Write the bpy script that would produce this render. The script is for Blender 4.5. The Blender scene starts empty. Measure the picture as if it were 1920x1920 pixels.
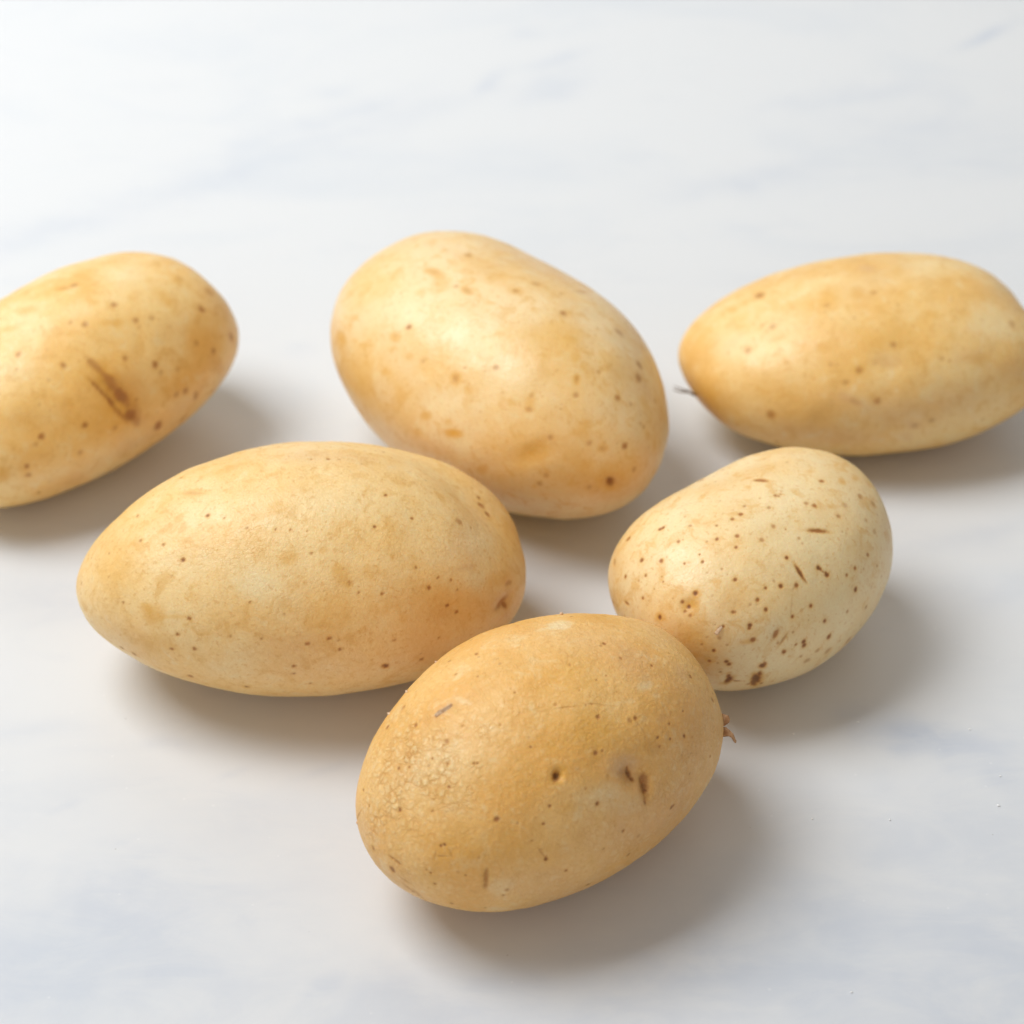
import bpy, math
import numpy as np
from mathutils import Vector

C = bpy.context.scene.collection
scene = bpy.context.scene

# ---------------------------------------------------------------- camera
PITCH, DIST, FOV = math.radians(38.0), 0.72, math.radians(22.0)
cam_data = bpy.data.cameras.new('camera')
cam = bpy.data.objects.new('camera', cam_data)
C.objects.link(cam)
cam.location = (0, -DIST*math.cos(PITCH), DIST*math.sin(PITCH))
cam.rotation_euler = (math.pi/2 - PITCH, 0, 0)
cam_data.sensor_width = 36
cam_data.angle = FOV
cam_data.clip_start, cam_data.clip_end = 0.01, 50
cam_data.dof.use_dof = True
cam_data.dof.focus_distance = 0.612
cam_data.dof.aperture_fstop = 12.5
scene.camera = cam

# ---------------------------------------------------------------- light
world = bpy.data.worlds.new('World')
scene.world = world
world.use_nodes = True
bg = world.node_tree.nodes['Background']
bg.inputs[0].default_value = (1.0, 0.93, 0.84, 1)
bg.inputs[1].default_value = 0.31

def softbox(name, loc, target, size, power, color):
    l = bpy.data.lights.new(name, 'AREA')
    l.shape, l.size, l.size_y, l.energy, l.color = 'RECTANGLE', size[0], size[1], power, color
    o = bpy.data.objects.new(name, l)
    C.objects.link(o)
    o.location = loc
    o.rotation_euler = (Vector(target) - Vector(loc)).to_track_quat('-Z', 'Y').to_euler()
    return o
softbox('window_light', (-0.73, 0.25, 1.25), (0.02, 0.88, 0), (0.90, 0.90), 24.2, (0.935, 0.972, 1.0))
softbox('fill_light', (-0.35, -1.45, 0.75), (0, 0, 0), (1.3, 0.9), 3.6, (1.0, 0.985, 0.96))

scene.view_settings.view_transform = 'Standard'
scene.view_settings.look = 'None'
scene.view_settings.exposure = 0
scene.view_settings.gamma = 1
scene.cycles.max_bounces = 8
scene.cycles.diffuse_bounces = 5

# ---------------------------------------------------------------- helpers
def hash3(i, j, k, seed):
    h = (i.astype(np.int64)*374761393 + j.astype(np.int64)*668265263 + k.astype(np.int64)*2147483647 + seed*1274126177) & 0xffffffff
    h = ((h ^ (h >> 13))*1274126177) & 0xffffffff
    return ((h ^ (h >> 16)) & 0xffff)/65535.0

def noise(P, size, seed=0, octaves=1):
    """Smooth value noise in [-1, 1], feature size in metres."""
    out, amp, tot = np.zeros(len(P)), 1.0, 0.0
    for o in range(octaves):
        Q = P/size*(2**o) + 37.7*(o + 1) + seed*11.3
        F = np.floor(Q); f = Q - F; F = F.astype(np.int64)
        u = f*f*(3 - 2*f)
        acc = 0
        for dx in (0, 1):
            wx = u[:, 0] if dx else 1 - u[:, 0]
            for dy in (0, 1):
                wy = u[:, 1] if dy else 1 - u[:, 1]
                for dz in (0, 1):
                    wz = u[:, 2] if dz else 1 - u[:, 2]
                    acc = acc + wx*wy*wz*hash3(F[:, 0]+dx, F[:, 1]+dy, F[:, 2]+dz, seed)
        out += amp*(2*acc - 1); tot += amp; amp *= 0.5
    return out/tot

def smooth(a, b, x):
    t = np.clip((x - a)/(b - a), 0, 1)
    return t*t*(3 - 2*t)

def node(nt, kind, **kw):
    n = nt.nodes.new(kind)
    for k, v in kw.items():
        if k in n.inputs: n.inputs[k].default_value = v
        else: setattr(n, k, v)
    return n

def mathn(nt, op, a, b=None, c=None, clamp=False):
    n = nt.nodes.new('ShaderNodeMath'); n.operation = op; n.use_clamp = clamp
    for i, v in enumerate((a, b, c)):
        if v is None: continue
        if isinstance(v, (int, float)): n.inputs[i].default_value = v
        else: nt.links.new(v, n.inputs[i])
    return n.outputs[0]

def mixc(nt, fac, a, b, mode='MIX'):
    n = nt.nodes.new('ShaderNodeMix'); n.data_type = 'RGBA'; n.blend_type = mode
    for sock, v in ((n.inputs[0], fac), (n.inputs[6], a), (n.inputs[7], b)):
        if isinstance(v, (int, float)): sock.default_value = v
        elif isinstance(v, tuple): sock.default_value = (*v, 1)
        else: nt.links.new(v, sock)
    return n.outputs[2]

def new_mat(name):
    m = bpy.data.materials.new(name); m.use_nodes = True
    return m, m.node_tree, m.node_tree.nodes['Principled BSDF']

def noise_tex(nt, vec, scale, detail=3, rough=0.55, dist=0.0):
    n = node(nt, 'ShaderNodeTexNoise'); n.inputs['Scale'].default_value = scale
    n.inputs['Detail'].default_value = detail; n.inputs['Roughness'].default_value = rough
    n.inputs['Distortion'].default_value = dist
    nt.links.new(vec, n.inputs['Vector'])
    return n

def maprange(nt, v, a, b, lo=0.0, hi=1.0, kind='SMOOTHSTEP'):
    n = nt.nodes.new('ShaderNodeMapRange'); n.interpolation_type = kind
    nt.links.new(v, n.inputs['Value'])
    for i, x in zip((1, 2, 3, 4), (a, b, lo, hi)): n.inputs[i].default_value = x
    return n.outputs[0]

# ---------------------------------------------------------------- materials
def skin_material(name, cream, gold, net_amount, rough, seed):
    m, nt, bsdf = new_mat(name)
    tc = node(nt, 'ShaderNodeTexCoord')
    mp = node(nt, 'ShaderNodeMapping'); mp.inputs['Location'].default_value = (seed*0.31, seed*0.17, seed*0.07)
    nt.links.new(tc.outputs['Object'], mp.inputs['Vector']); vec = mp.outputs[0]
    a1 = node(nt, 'ShaderNodeAttribute', attribute_name='stain'); s1 = node(nt, 'ShaderNodeSeparateColor')
    nt.links.new(a1.outputs['Color'], s1.inputs[0])
    amber, pale, russet = s1.outputs
    a2 = node(nt, 'ShaderNodeAttribute', attribute_name='blemish'); s2 = node(nt, 'ShaderNodeSeparateColor')
    nt.links.new(a2.outputs['Color'], s2.inputs[0])
    dark, net, rub = s2.outputs

    big = noise_tex(nt, vec, 55, 3, 0.5).outputs[0]
    col = mixc(nt, maprange(nt, big, 0.36, 0.66), cream, gold)
    # blotches a few millimetres across
    mid = noise_tex(nt, vec, 210, 5, 0.62, 0.6).outputs[0]
    col = mixc(nt, maprange(nt, mid, 0.50, 0.68, 0, 0.62), col, (0.76, 0.43, 0.11))
    col = mixc(nt, maprange(nt, mid, 0.46, 0.30, 0, 0.42), col, (0.91, 0.75, 0.42))
    grain = noise_tex(nt, vec, 1500, 3, 0.6).outputs[0]
    # stains: the edge of each is broken up by the grain
    br = mathn(nt, 'MULTIPLY_ADD', mathn(nt, 'SUBTRACT', noise_tex(nt, vec, 650, 4, 0.65).outputs[0], 0.5), 0.9, 1.0)
    col = mixc(nt, mathn(nt, 'MULTIPLY', pale, br, clamp=True), col, (0.91, 0.77, 0.46))
    col = mixc(nt, mathn(nt, 'MULTIPLY', amber, br, clamp=True), col, (0.75, 0.385, 0.055))
    col = mixc(nt, mathn(nt, 'MULTIPLY', mathn(nt, 'MULTIPLY', russet, 0.8), br, clamp=True), col, (0.70, 0.42, 0.205))
    # fine freckling of the corky skin
    frk = noise_tex(nt, vec, 900, 2, 0.5, 0.4).outputs[0]
    col = mixc(nt, maprange(nt, frk, 0.58, 0.70, 0, 0.28 + 0.22*net_amount), col, (0.68, 0.34, 0.075))
    # netting: thin cracks between raised plates
    warp = noise_tex(nt, vec, 420, 3, 0.6)
    wv = node(nt, 'ShaderNodeVectorMath', operation='MULTIPLY_ADD')
    nt.links.new(warp.outputs['Color'], wv.inputs[0]); wv.inputs[1].default_value = (0.0032,)*3
    nt.links.new(vec, wv.inputs[2])
    def cracks(scale):
        v = node(nt, 'ShaderNodeTexVoronoi', feature='DISTANCE_TO_EDGE'); v.inputs['Scale'].default_value = scale
        v.inputs['Randomness'].default_value = 1.0
        nt.links.new(wv.outputs[0], v.inputs['Vector'])
        return v.outputs['Distance']
    c1, c2 = cracks(560), cracks(1250)
    line1 = maprange(nt, c1, 0.01, 0.15, 1, 0)
    line2 = maprange(nt, c2, 0.0, 0.14, 1, 0)
    patchy = maprange(nt, noise_tex(nt, vec, 260, 3, 0.6).outputs[0], 0.40, 0.60)
    lines = mathn(nt, 'MAXIMUM', mathn(nt, 'MULTIPLY', line1, patchy), mathn(nt, 'MULTIPLY', line2, 0.45))
    netf = mathn(nt, 'MULTIPLY', lines, mathn(nt, 'MULTIPLY', net, net_amount), clamp=True)
    plate = mathn(nt, 'MULTIPLY', mathn(nt, 'MULTIPLY', maprange(nt, c1, 0.10, 0.4), net), 0.60*net_amount)
    col = mixc(nt, plate, col, (0.92, 0.74, 0.42))
    col = mixc(nt, mathn(nt, 'MULTIPLY', netf, 0.85), col, (0.60, 0.27, 0.05))
    # specks and scars
    dk = mathn(nt, 'MULTIPLY', dark, mathn(nt, 'MULTIPLY_ADD', mathn(nt, 'SUBTRACT', grain, 0.5), 0.8, 1.0), clamp=True)
    col = mixc(nt, maprange(nt, dk, 0.0, 0.70, 0, 0.92, 'LINEAR'), col, (0.38, 0.13, 0.024))
    col = mixc(nt, maprange(nt, dk, 0.74, 1.12, 0, 0.92, 'LINEAR'), col, (0.05, 0.018, 0.008))
    col = mixc(nt, maprange(nt, grain, 0.35, 0.65, 0, 0.10 + 0.22*net_amount), col, (0.75, 0.44, 0.145))
    nt.links.new(col, bsdf.inputs['Base Color'])
    rg = mathn(nt, 'MULTIPLY_ADD', mid, 0.36, rough - 0.16)
    rg = mathn(nt, 'MULTIPLY_ADD', dark, 0.25, rg, clamp=True)
    nt.links.new(rg, bsdf.inputs['Roughness'])
    bsdf.inputs['Specular IOR Level'].default_value = 0.5
    bsdf.inputs['Subsurface Weight'].default_value = 0.14
    bsdf.inputs['Subsurface Radius'].default_value = (1.0, 0.5, 0.18)
    bsdf.inputs['Subsurface Scale'].default_value = 0.0028
    # relief
    h = mathn(nt, 'MULTIPLY', netf, -0.9)
    h = mathn(nt, 'MULTIPLY_ADD', maprange(nt, c1, 0.0, 0.45), mathn(nt, 'MULTIPLY', net, 0.4*net_amount), h)
    h = mathn(nt, 'MULTIPLY_ADD', grain, 0.62, h)
    h = mathn(nt, 'MULTIPLY_ADD', noise_tex(nt, vec, 520, 3, 0.6).outputs[0], 0.85, h)
    h = mathn(nt, 'MULTIPLY_ADD', dark, -0.5, h)
    b = node(nt, 'ShaderNodeBump'); b.inputs['Strength'].default_value = 0.8; b.inputs['Distance'].default_value = 0.00014 + 0.00012*net_amount
    nt.links.new(h, b.inputs['Height']); nt.links.new(b.outputs[0], bsdf.inputs['Normal'])
    return m

def plain_skin(name, c1, c2, rough=0.7):
    m, nt, bsdf = new_mat(name)
    tc = node(nt, 'ShaderNodeTexCoord')
    n = noise_tex(nt, tc.outputs['Object'], 1100, 3).outputs[0]
    nt.links.new(mixc(nt, maprange(nt, n, 0.35, 0.65), c1, c2), bsdf.inputs['Base Color'])
    bsdf.inputs['Roughness'].default_value = rough
    return m

def marble_material():
    m, nt, bsdf = new_mat('marble')
    tc = node(nt, 'ShaderNodeTexCoord')
    rot = node(nt, 'ShaderNodeMapping'); rot.inputs['Rotation'].default_value = (0, 0, math.radians(-32))
    rot.inputs['Scale'].default_value = (1, 2.1, 1)
    nt.links.new(tc.outputs['Object'], rot.inputs['Vector']); v = rot.outputs[0]
    at = node(nt, 'ShaderNodeAttribute', attribute_name='vein_falloff').outputs['Fac']
    n1 = noise_tex(nt, v, 9, 6, 0.6, 0.8).outputs[0]
    n2 = noise_tex(nt, v, 30, 6, 0.65, 0.6).outputs[0]
    n3 = noise_tex(nt, tc.outputs['Object'], 140, 4, 0.6).outputs[0]
    col = mixc(nt, maprange(nt, n1, 0.45, 0.75, 0, 0.50), (0.715, 0.718, 0.72), (0.60, 0.635, 0.68))
    vein_falloff = mathn(nt, 'MULTIPLY', at, maprange(nt, n2, 0.30, 0.62, 0.35, 1.0), clamp=True)
    col = mixc(nt, mathn(nt, 'MULTIPLY', vein_falloff, 0.95), col, (0.50, 0.545, 0.63))
    wisps = mathn(nt, 'MULTIPLY', maprange(nt, n2, 0.56, 0.76, 0, 1), 0.28)
    col = mixc(nt, wisps, col, (0.60, 0.62, 0.66))
    col = mixc(nt, maprange(nt, n3, 0.3, 0.7, 0, 0.10), col, (0.72, 0.735, 0.75))
    # tiny bright crystals and dark pinpricks
    vo = node(nt, 'ShaderNodeTexVoronoi'); vo.inputs['Scale'].default_value = 420
    nt.links.new(tc.outputs['Object'], vo.inputs['Vector'])
    sc = node(nt, 'ShaderNodeSeparateColor'); nt.links.new(vo.outputs['Color'], sc.inputs[0])
    pick = mathn(nt, 'GREATER_THAN', sc.outputs[0], 0.972)
    dot = mathn(nt, 'MULTIPLY', pick, maprange(nt, vo.outputs['Distance'], 0.08, 0.22, 0.22, 0))
    col = mixc(nt, dot, col, (0.9, 0.9, 0.9))
    pick2 = mathn(nt, 'GREATER_THAN', sc.outputs[1], 0.990)
    dot2 = mathn(nt, 'MULTIPLY', pick2, maprange(nt, vo.outputs['Distance'], 0.05, 0.13, 0.35, 0))
    col = mixc(nt, dot2, col, (0.3, 0.27, 0.24))
    grain = noise_tex(nt, tc.outputs['Object'], 2600, 2, 0.6).outputs[0]
    col = mixc(nt, maprange(nt, grain, 0.25, 0.75, 0, 0.09), col, (0.60, 0.61, 0.63))
    nt.links.new(col, bsdf.inputs['Base Color'])
    bsdf.inputs['Specular IOR Level'].default_value = 0.5
    nt.links.new(mathn(nt, 'MULTIPLY_ADD', n3, 0.12, 0.30), bsdf.inputs['Roughness'])
    b = node(nt, 'ShaderNodeBump'); b.inputs['Strength'].default_value = 0.12; b.inputs['Distance'].default_value = 0.0001
    nt.links.new(grain, b.inputs['Height']); nt.links.new(b.outputs[0], bsdf.inputs['Normal'])
    return m

def wall_material(name, c1, c2):
    m, nt, bsdf = new_mat(name)
    tc = node(nt, 'ShaderNodeTexCoord')
    n = noise_tex(nt, tc.outputs['Object'], 6, 5).outputs[0]
    nt.links.new(mixc(nt, maprange(nt, n, 0.3, 0.7), c1, c2), bsdf.inputs['Base Color'])
    bsdf.inputs['Roughness'].default_value = 0.85
    return m

# Each tuber: centre x, y, heading, three half-axes, tilt, then the lumps of its outline
FORM = {
 'front': [0.0065, -0.12215, 0.50212, 0.04863, 0.03232, 0.02909, 0.04615, -0.03888, -0.10123, -0.08979, 0.06831, 0.00912, -0.00711, -0.04165, -0.00681, 0.04524, -0.03517, 0.00729, -0.03125, -0.04599, -0.06544, -0.01669, -0.10794, -0.03722, -0.03035, -0.08479, -0.06297, -0.00821, 0.02816, 0.06776, -0.04335, 0.04035, 0.11364, 0.02213, 0.0591, 0.0075, -0.0098],
 'midleft': [-0.0534, -0.04623, 0.08235, 0.0575, 0.03331, 0.02998, 0.02828, 0.00543, -0.16394, -0.19881, -0.06117, -0.04113, -0.0638, -0.06175, -0.00352, -0.00627, -0.15562, -0.00981, 0.02314, 0.02655, -0.15638, -0.13268, -0.20988, -0.14986, 0.09316, -0.08254, 0.05568, -0.05648, 0.07603, 0.0515, 0.0003, -0.05005, 0.09837, -0.01451, 0.00057, 0.21387, -0.07267],
 'speck': [0.06036, -0.05263, 0.57968, 0.03886, 0.03011, 0.0271, 0.0287, -0.02101, -0.06026, -0.06608, 0.05875, -0.00834, 0.02499, 0.03077, -0.04843, -0.00708, -0.05291, -0.04702, -0.03067, 0.0177, 0.05779, -0.04654, 0.03194, -0.06502, 0.00304, -0.03806, -0.04433, 0.02898, 0.01516, 0.04024, 0.023, -0.05175, 0.00367, 0.01107, -0.01661, 0.03031, -0.00128],
 'center': [-0.00235, 0.0327, -0.68499, 0.05532, 0.03651, 0.03287, -0.0115, 0.0653, -0.14276, -0.11188, -0.12293, 0.01967, -0.06658, 0.0128, -0.07005, 0.00598, -0.06469, -0.03377, 0.00903, 0.02516, -0.02854, -0.06393, -0.03287, -0.0698, 0.01339, -0.07812, -0.0651, -0.01336, -0.06335, -0.0582, -0.02311, -0.07182, -0.03672, -0.02408, 0.00999, -0.02108, -0.00389],
 'right': [0.10016, 0.04881, 0.06417, 0.05776, 0.02754, 0.02479, 0.06113, 0.00789, -0.07899, -0.04998, -0.00709, 0.08086, 0.00703, -0.13355, -0.05164, -0.01661, -0.09871, -0.01039, -0.01122, 0.02677, -0.02977, -0.10587, -0.05496, -0.09819, 0.02257, -0.07995, 0.05289, -0.08192, -0.03636, 0.03569, -0.05441, 0.0187, 0.05624, -0.01025, 0.0356, -0.00303, -0.01769],
 'left': [-0.12265, 0.02838, 0.67076, 0.0578, 0.02895, 0.02607, 0.10966, 0.02902, -0.06799, -0.03474, 0.05289, -0.00678, 0.04569, -0.06401, 0.00318, 0.02446, -0.01349, 0.03624, 0.00938, -0.02419, -0.07811, 0.01317, -0.08121, -0.00784, 0.01277, -0.1121, -0.01695, 0.00562, 0.03721, 0.03446, 0.03483, -0.08869, 0.01064, 0.00975, -0.01795, 0.01561, -0.01253],
}
# Marks of each skin in the tuber's own frame, 1/100 mm: centre, two half-axes; kind; strength
# s speck, d dark scar, a amber stain, k russet stain, p pale stain, n netted skin, e sunken eye (depth in mm)
MARKS = {
 'front': [('s',202,-2198,5271,-61,-10,0,9,-52,-32,0.8),('s',893,-2396,5016,-67,-21,0,16,-52,-44,0.5),('s',1057,-2374,4991,-52,-19,0,14,-40,-36,0.8),('s',-184,-2784,4845,-57,-4,0,3,-40,-40,0.9),
  ('s',-9,-2784,4831,-38,-4,0,3,-27,-27,0.7),('s',-492,-3412,3986,-53,-1,0,1,-24,-48,1),('s',-1561,-3199,4242,-42,8,0,-4,-23,-35,0.9),('s',-1788,-3339,3928,-43,9,0,-4,-19,-39,0.9),
  ('s',-2703,-2895,4129,-66,36,0,-20,-37,-62,0.9),('s',1441,-2720,4516,-36,-14,0,8,-22,-30,1),('s',1765,-2725,4342,-35,-15,0,8,-20,-32,0.9),('s',2190,-2645,4167,-39,-20,0,11,-20,-37,1),
  ('s',1870,-2491,4563,-31,-16,0,10,-20,-27,0.9),('s',2386,-2237,4505,-25,-18,0,12,-17,-24,0.8),('s',1467,-3340,2917,-57,-18,0,1,-2,-59,0.9),('s',1537,-3319,2919,-42,-13,0,1,-3,-44,0.8),
  ('s',55,-3627,3098,-47,-5,0,1,-6,-47,0.8),('s',-1868,-3592,3105,-50,9,0,-1,-7,-50,1),('s',-1413,-3680,2625,-41,3,0,0,2,-41,0.8),('s',1381,-435,5562,0,-64,0,62,0,-16,0.8),
  ('s',1272,-496,5589,-5,-42,0,41,-5,-10,0.5),('s',-1277,665,5500,40,25,0,-23,37,-17,0.7),('s',-1218,-988,5651,-23,25,0,-24,-22,-7,0.6),('s',-3217,-113,4853,14,53,0,-42,11,-33,0.7),
  ('s',-2949,-1070,5040,-15,60,0,-52,-13,-32,0.6),('s',-4256,-1310,3779,-13,55,0,-29,-7,-48,0.9),('s',-3776,-1958,4070,-15,24,0,-15,-9,-22,0.8),('s',-3350,-1144,4765,-7,29,0,-23,-6,-18,0.8),
  ('s',-3919,-623,4300,1,41,0,-28,0,-30,0.8),('s',-3770,-841,4446,-2,30,0,-21,-2,-21,0.8),('s',-3161,-1497,4811,-12,26,0,-21,-10,-17,0.8),('s',-2710,-1873,4931,-22,25,0,-21,-18,-19,0.8),
  ('s',-2649,-1919,4940,-23,24,0,-20,-19,-19,0.8),('s',-3334,-1888,4526,-26,39,0,-28,-19,-32,0.7),('s',-3835,-2456,3487,-26,30,0,-12,-11,-36,1),('s',-3773,-2501,3524,-27,29,0,-11,-11,-36,1),
  ('s',-4602,-1561,2321,-31,90,0,11,4,-95,0.9),('s',-4039,-2516,2485,-29,32,0,2,1,-43,0.8),('s',-3700,-2633,1789,-41,34,0,12,14,-50,0.7),('s',-3048,-2981,1629,-26,13,0,6,11,-26,0.8),
  ('s',-1497,-2227,5173,-31,11,0,-9,-26,-18,0.7),('s',265,-834,5726,-36,-25,0,25,-36,-6,0.5),('s',2136,-1250,5191,-24,-38,0,33,-21,-21,0.8),('s',908,-1358,5539,-26,-17,0,16,-25,-10,0.6),
  ('s',1493,-985,5484,-25,-43,0,41,-24,-16,0.6),('s',3133,-1353,4520,-26,-55,0,38,-18,-43,0.7),('s',3645,-1574,3778,-34,-61,0,29,-16,-61,0.6),('s',2966,-2612,3178,-31,-22,0,4,-5,-37,0.6),
  ('s',2139,-3028,3365,-29,-13,0,3,-6,-31,0.6),('s',1428,-2843,4361,-40,-14,0,8,-22,-36,0.6),('s',-3085,795,4600,48,60,0,-42,34,-55,0.5),('s',-3518,743,4242,41,54,0,-33,25,-54,0.7),
  ('s',-664,-3207,4350,-33,0,0,0,-18,-28,0.6),('s',-2113,-3397,3629,-23,6,0,-2,-8,-23,0.6),('s',-2318,-3136,4024,-35,13,0,-7,-18,-33,0.4),('s',-476,-3693,2863,-32,-1,0,0,-1,-32,0.6),
  ('s',-2719,-3378,2407,-45,18,0,2,5,-48,0.5),('s',-2781,-3322,2218,-32,12,0,3,7,-34,0.7),('s',-3511,-2963,2883,-23,17,0,-2,-3,-29,0.8),('s',-4091,-2442,2781,-21,25,0,-2,-2,-32,0.8),
  ('s',628,-1409,5571,-23,-11,0,11,-22,-8,0.7),('s',-1858,-1516,5396,-21,19,0,-18,-19,-11,0.6),('s',-1749,1079,5189,45,28,0,-23,37,-30,0.6),('s',-1945,390,5398,22,28,0,-26,20,-14,0.6),
  ('s',-1643,-92,5579,12,29,0,-28,11,-9,0.6),('s',-4152,-2356,2834,-20,26,0,-4,-3,-33,0.6),('s',-4761,-904,2477,-6,61,0,2,0,-61,0.6),('s',-4588,-454,3313,2,33,0,-13,1,-31,0.7),
  ('s',-4496,57,3334,10,35,0,-14,4,-33,0.7),('s',224,-3573,2247,-52,-7,0,-1,9,-52,0.6),('s',-685,-2416,5155,-24,2,0,-2,-20,-14,0.5),('s',107,-1546,5582,-24,-5,0,4,-23,-8,0.6),
  ('s',-561,-1663,5549,-38,4,0,-4,-36,-13,0.4),('s',485,-3581,2704,-57,-11,0,0,2,-58,0.4),('d',-1223,-2897,4691,63,-41,-33,-79,-57,-73,1),('d',567,-3173,4209,66,10,-5,38,-86,-159,1),
  ('d',612,-3255,4040,50,-1,-22,-15,-27,-49,0.9),('d',865,-3290,3842,105,6,-43,-34,-121,-276,0.75),('d',861,-3319,3769,70,3,-35,-18,-35,-81,0.9),('d',813,-3367,3667,83,5,-43,-14,-28,-76,0.8),
  ('d',747,-3420,3544,57,1,-37,-40,-41,-110,0.5),('d',-3141,-3199,2792,50,-27,-7,-25,-7,-262,0.55),('d',-3157,-3196,2595,50,-26,-1,1,3,-98,0.5),('d',-4601,-1559,2677,8,-15,38,66,-193,11,0.5),
  ('d',-4557,-1681,2650,7,-10,28,44,-110,-2,0.6),('d',-1947,-3537,3308,17,-1,8,66,-50,-151,0.5),('d',-1865,-3586,3145,24,-6,-7,-7,-13,-78,0.6),('d',-370,-1807,5497,-6,-13,-6,-283,76,30,0.35),
  ('d',316,-1952,5396,-9,-13,-5,-368,126,105,0.3),('d',220,-1927,5418,33,-9,-8,-10,-17,-7,0.7),('d',65,-1908,5439,28,-8,-6,-10,-17,-8,0.5),('d',251,1828,4954,-27,-128,65,-292,-266,118,0.4),
  ('d',-3851,-2560,3269,109,-97,33,-3,-6,-20,0.35),('d',-3709,-2648,3378,15,-9,10,11,-63,-105,0.35),('d',-3971,-2434,3248,13,-15,2,-35,-19,-130,0.35),('d',-4340,-1895,1866,-2,-25,41,109,-126,-97,0.4),
  ('d',-4249,-2033,1843,-1,-23,37,91,-57,-126,0.4),('d',-4479,-1817,2206,3,-14,28,90,-165,-52,0.3),('d',-4089,-2022,1547,-2,-26,41,161,-38,-246,0.35),('d',-4706,-46,2715,-2,-35,21,-21,145,-290,0.5),
  ('d',-4654,151,2320,-3,-101,89,-6,-7,-73,0.5),('d',2287,-2823,3759,62,14,-40,-3,-5,-8,0.4),('d',1094,-2533,4844,17,5,0,57,-126,-135,0.3),('a',-1074,-2851,4758,157,-48,-32,-56,-101,-110,1),
  ('a',-1166,-2891,4705,128,-79,-67,-123,-89,-112,0.8),('a',280,-1049,5694,1187,76,-83,-144,-582,-88,0.5),('a',-112,-2413,5154,779,-262,-230,-251,-359,-237,0.4),('a',1088,-2841,4512,233,-8,-98,-78,-138,-145,0.45),
  ('a',855,-3320,3772,151,5,-75,-81,-156,-359,0.75),('a',-3502,-2809,3420,495,-369,86,-74,-129,-413,0.5),('a',-3851,-2560,3269,164,-145,49,-34,-58,-197,0.4),('a',-2419,-3369,3455,1018,-450,-372,-137,-98,-432,0.45),
  ('a',-1984,-2771,4627,854,-389,-68,-143,-259,-296,0.25),('a',1489,-2242,4954,276,-14,-110,-119,-204,-109,0.3),('a',-1161,-3323,4127,239,-57,-64,-36,-67,-122,0.4),('a',1415,-3184,3729,308,33,-169,-52,-100,-223,0.35),
  ('a',-3504,-1836,4412,211,-208,78,-67,-123,-124,0.3),('a',-1035,-2462,5094,225,-81,-35,-96,-172,-136,0.3),('a',-1264,-76,5661,1240,-88,243,-141,-645,37,0.25),('a',2661,-2427,4063,211,52,-136,-401,-691,-584,0.2),
  ('a',1984,901,5120,788,-141,-217,-197,-332,164,0.5),('a',-279,1758,5018,754,-27,124,-163,-435,216,0.4),('k',402,-3066,4424,397,-36,-151,-82,-149,-197,0.9),('k',604,-3259,4035,277,-7,-122,-73,-135,-246,0.5),
  ('k',-2627,-338,5237,212,-20,107,-8,-121,6,0.75),('k',2882,-1324,4736,88,-144,-120,-191,-146,83,0.6),('k',1704,-1109,5394,419,-287,-199,-320,-340,33,0.45),('k',674,-3517,3162,1296,216,-299,237,-71,-868,0.4),
  ('k',2114,-2980,3570,780,126,-600,-576,-589,-949,0.35),('k',-4392,-1293,1488,430,-517,-500,45,476,-721,0.5),('k',-698,-2923,4711,76,-19,-19,-19,-35,-40,0.6),('k',-9,-3645,2997,1033,126,62,288,-17,-703,0.35),
  ('k',-1593,-3645,2426,1239,-143,-49,118,47,-493,0.35),('k',2815,-1967,4418,597,206,-332,-268,-716,-351,0.3),('k',1737,-2405,4716,173,2,-78,-44,-76,-50,0.3),('k',-4749,-298,2684,8,-432,464,-60,-411,-122,0.4),
  ('k',3364,350,4505,106,-495,-55,-535,-543,376,0.4),('p',857,691,5510,303,-82,-28,-125,-235,98,0.95),('p',440,653,5581,201,-37,-11,-40,-85,29,0.5),('p',-371,-3371,4059,561,-77,-197,-71,-132,-247,0.5),
  ('p',-2877,-3323,2504,284,-121,-32,10,20,-327,0.5),('p',1669,-1743,5192,225,20,-70,-42,-108,-37,0.6),('p',1822,-1967,5011,114,-2,-48,-33,-56,-19,0.4),('p',-3552,-1118,4609,841,-360,629,-17,-646,-129,0.35),
  ('p',351,-3474,3610,339,3,-162,-42,-83,-240,0.35),('p',-2781,-3039,1512,279,-89,-59,48,89,-203,0.5),('p',-77,-3334,4086,315,-30,-121,-48,-90,-163,0.3),('p',-2230,-459,5417,91,-211,40,-46,-45,-17,0.5),
  ('n',-3667,-820,4544,819,-1242,658,-594,-1131,-610,1.0),('n',-4479,-998,3496,465,-1026,665,-298,-549,-712,0.8),('n',-2369,-1322,5274,599,-482,124,-275,-510,-232,0.5),('n',-4295,-2166,2768,629,-870,471,-52,-66,-721,0.5),
  ('n',-2099,-3575,2615,965,-216,-285,13,17,-560,0.4),('n',1826,-3072,3646,1054,191,-643,-257,-506,-1185,0.45),('n',-1765,1048,5200,879,-154,394,-418,-1445,615,0.35),('n',387,-3574,2406,1162,232,-195,320,173,-800,0.5),
  ('e',-1184,-2875,4719,119,-38,-23,-49,-89,-97,1.5),('e',526,-3196,4182,279,30,-42,41,-153,-290,1.3),('e',849,-3320,3775,139,5,-69,-66,-127,-292,1.0),('e',-3141,-3199,2792,83,-44,-1,-11,-16,-282,0.4),
  ('a',849,-3320,3775,174,6,-86,-86,-166,-381,0.9),('a',-112,-2413,5154,687,-231,-203,-213,-305,-201,0.5),('d',881,-3237,3954,40,1,-19,-11,-20,-37,0.8),('d',865,-3356,3666,47,3,-24,-7,-14,-38,1),
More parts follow.
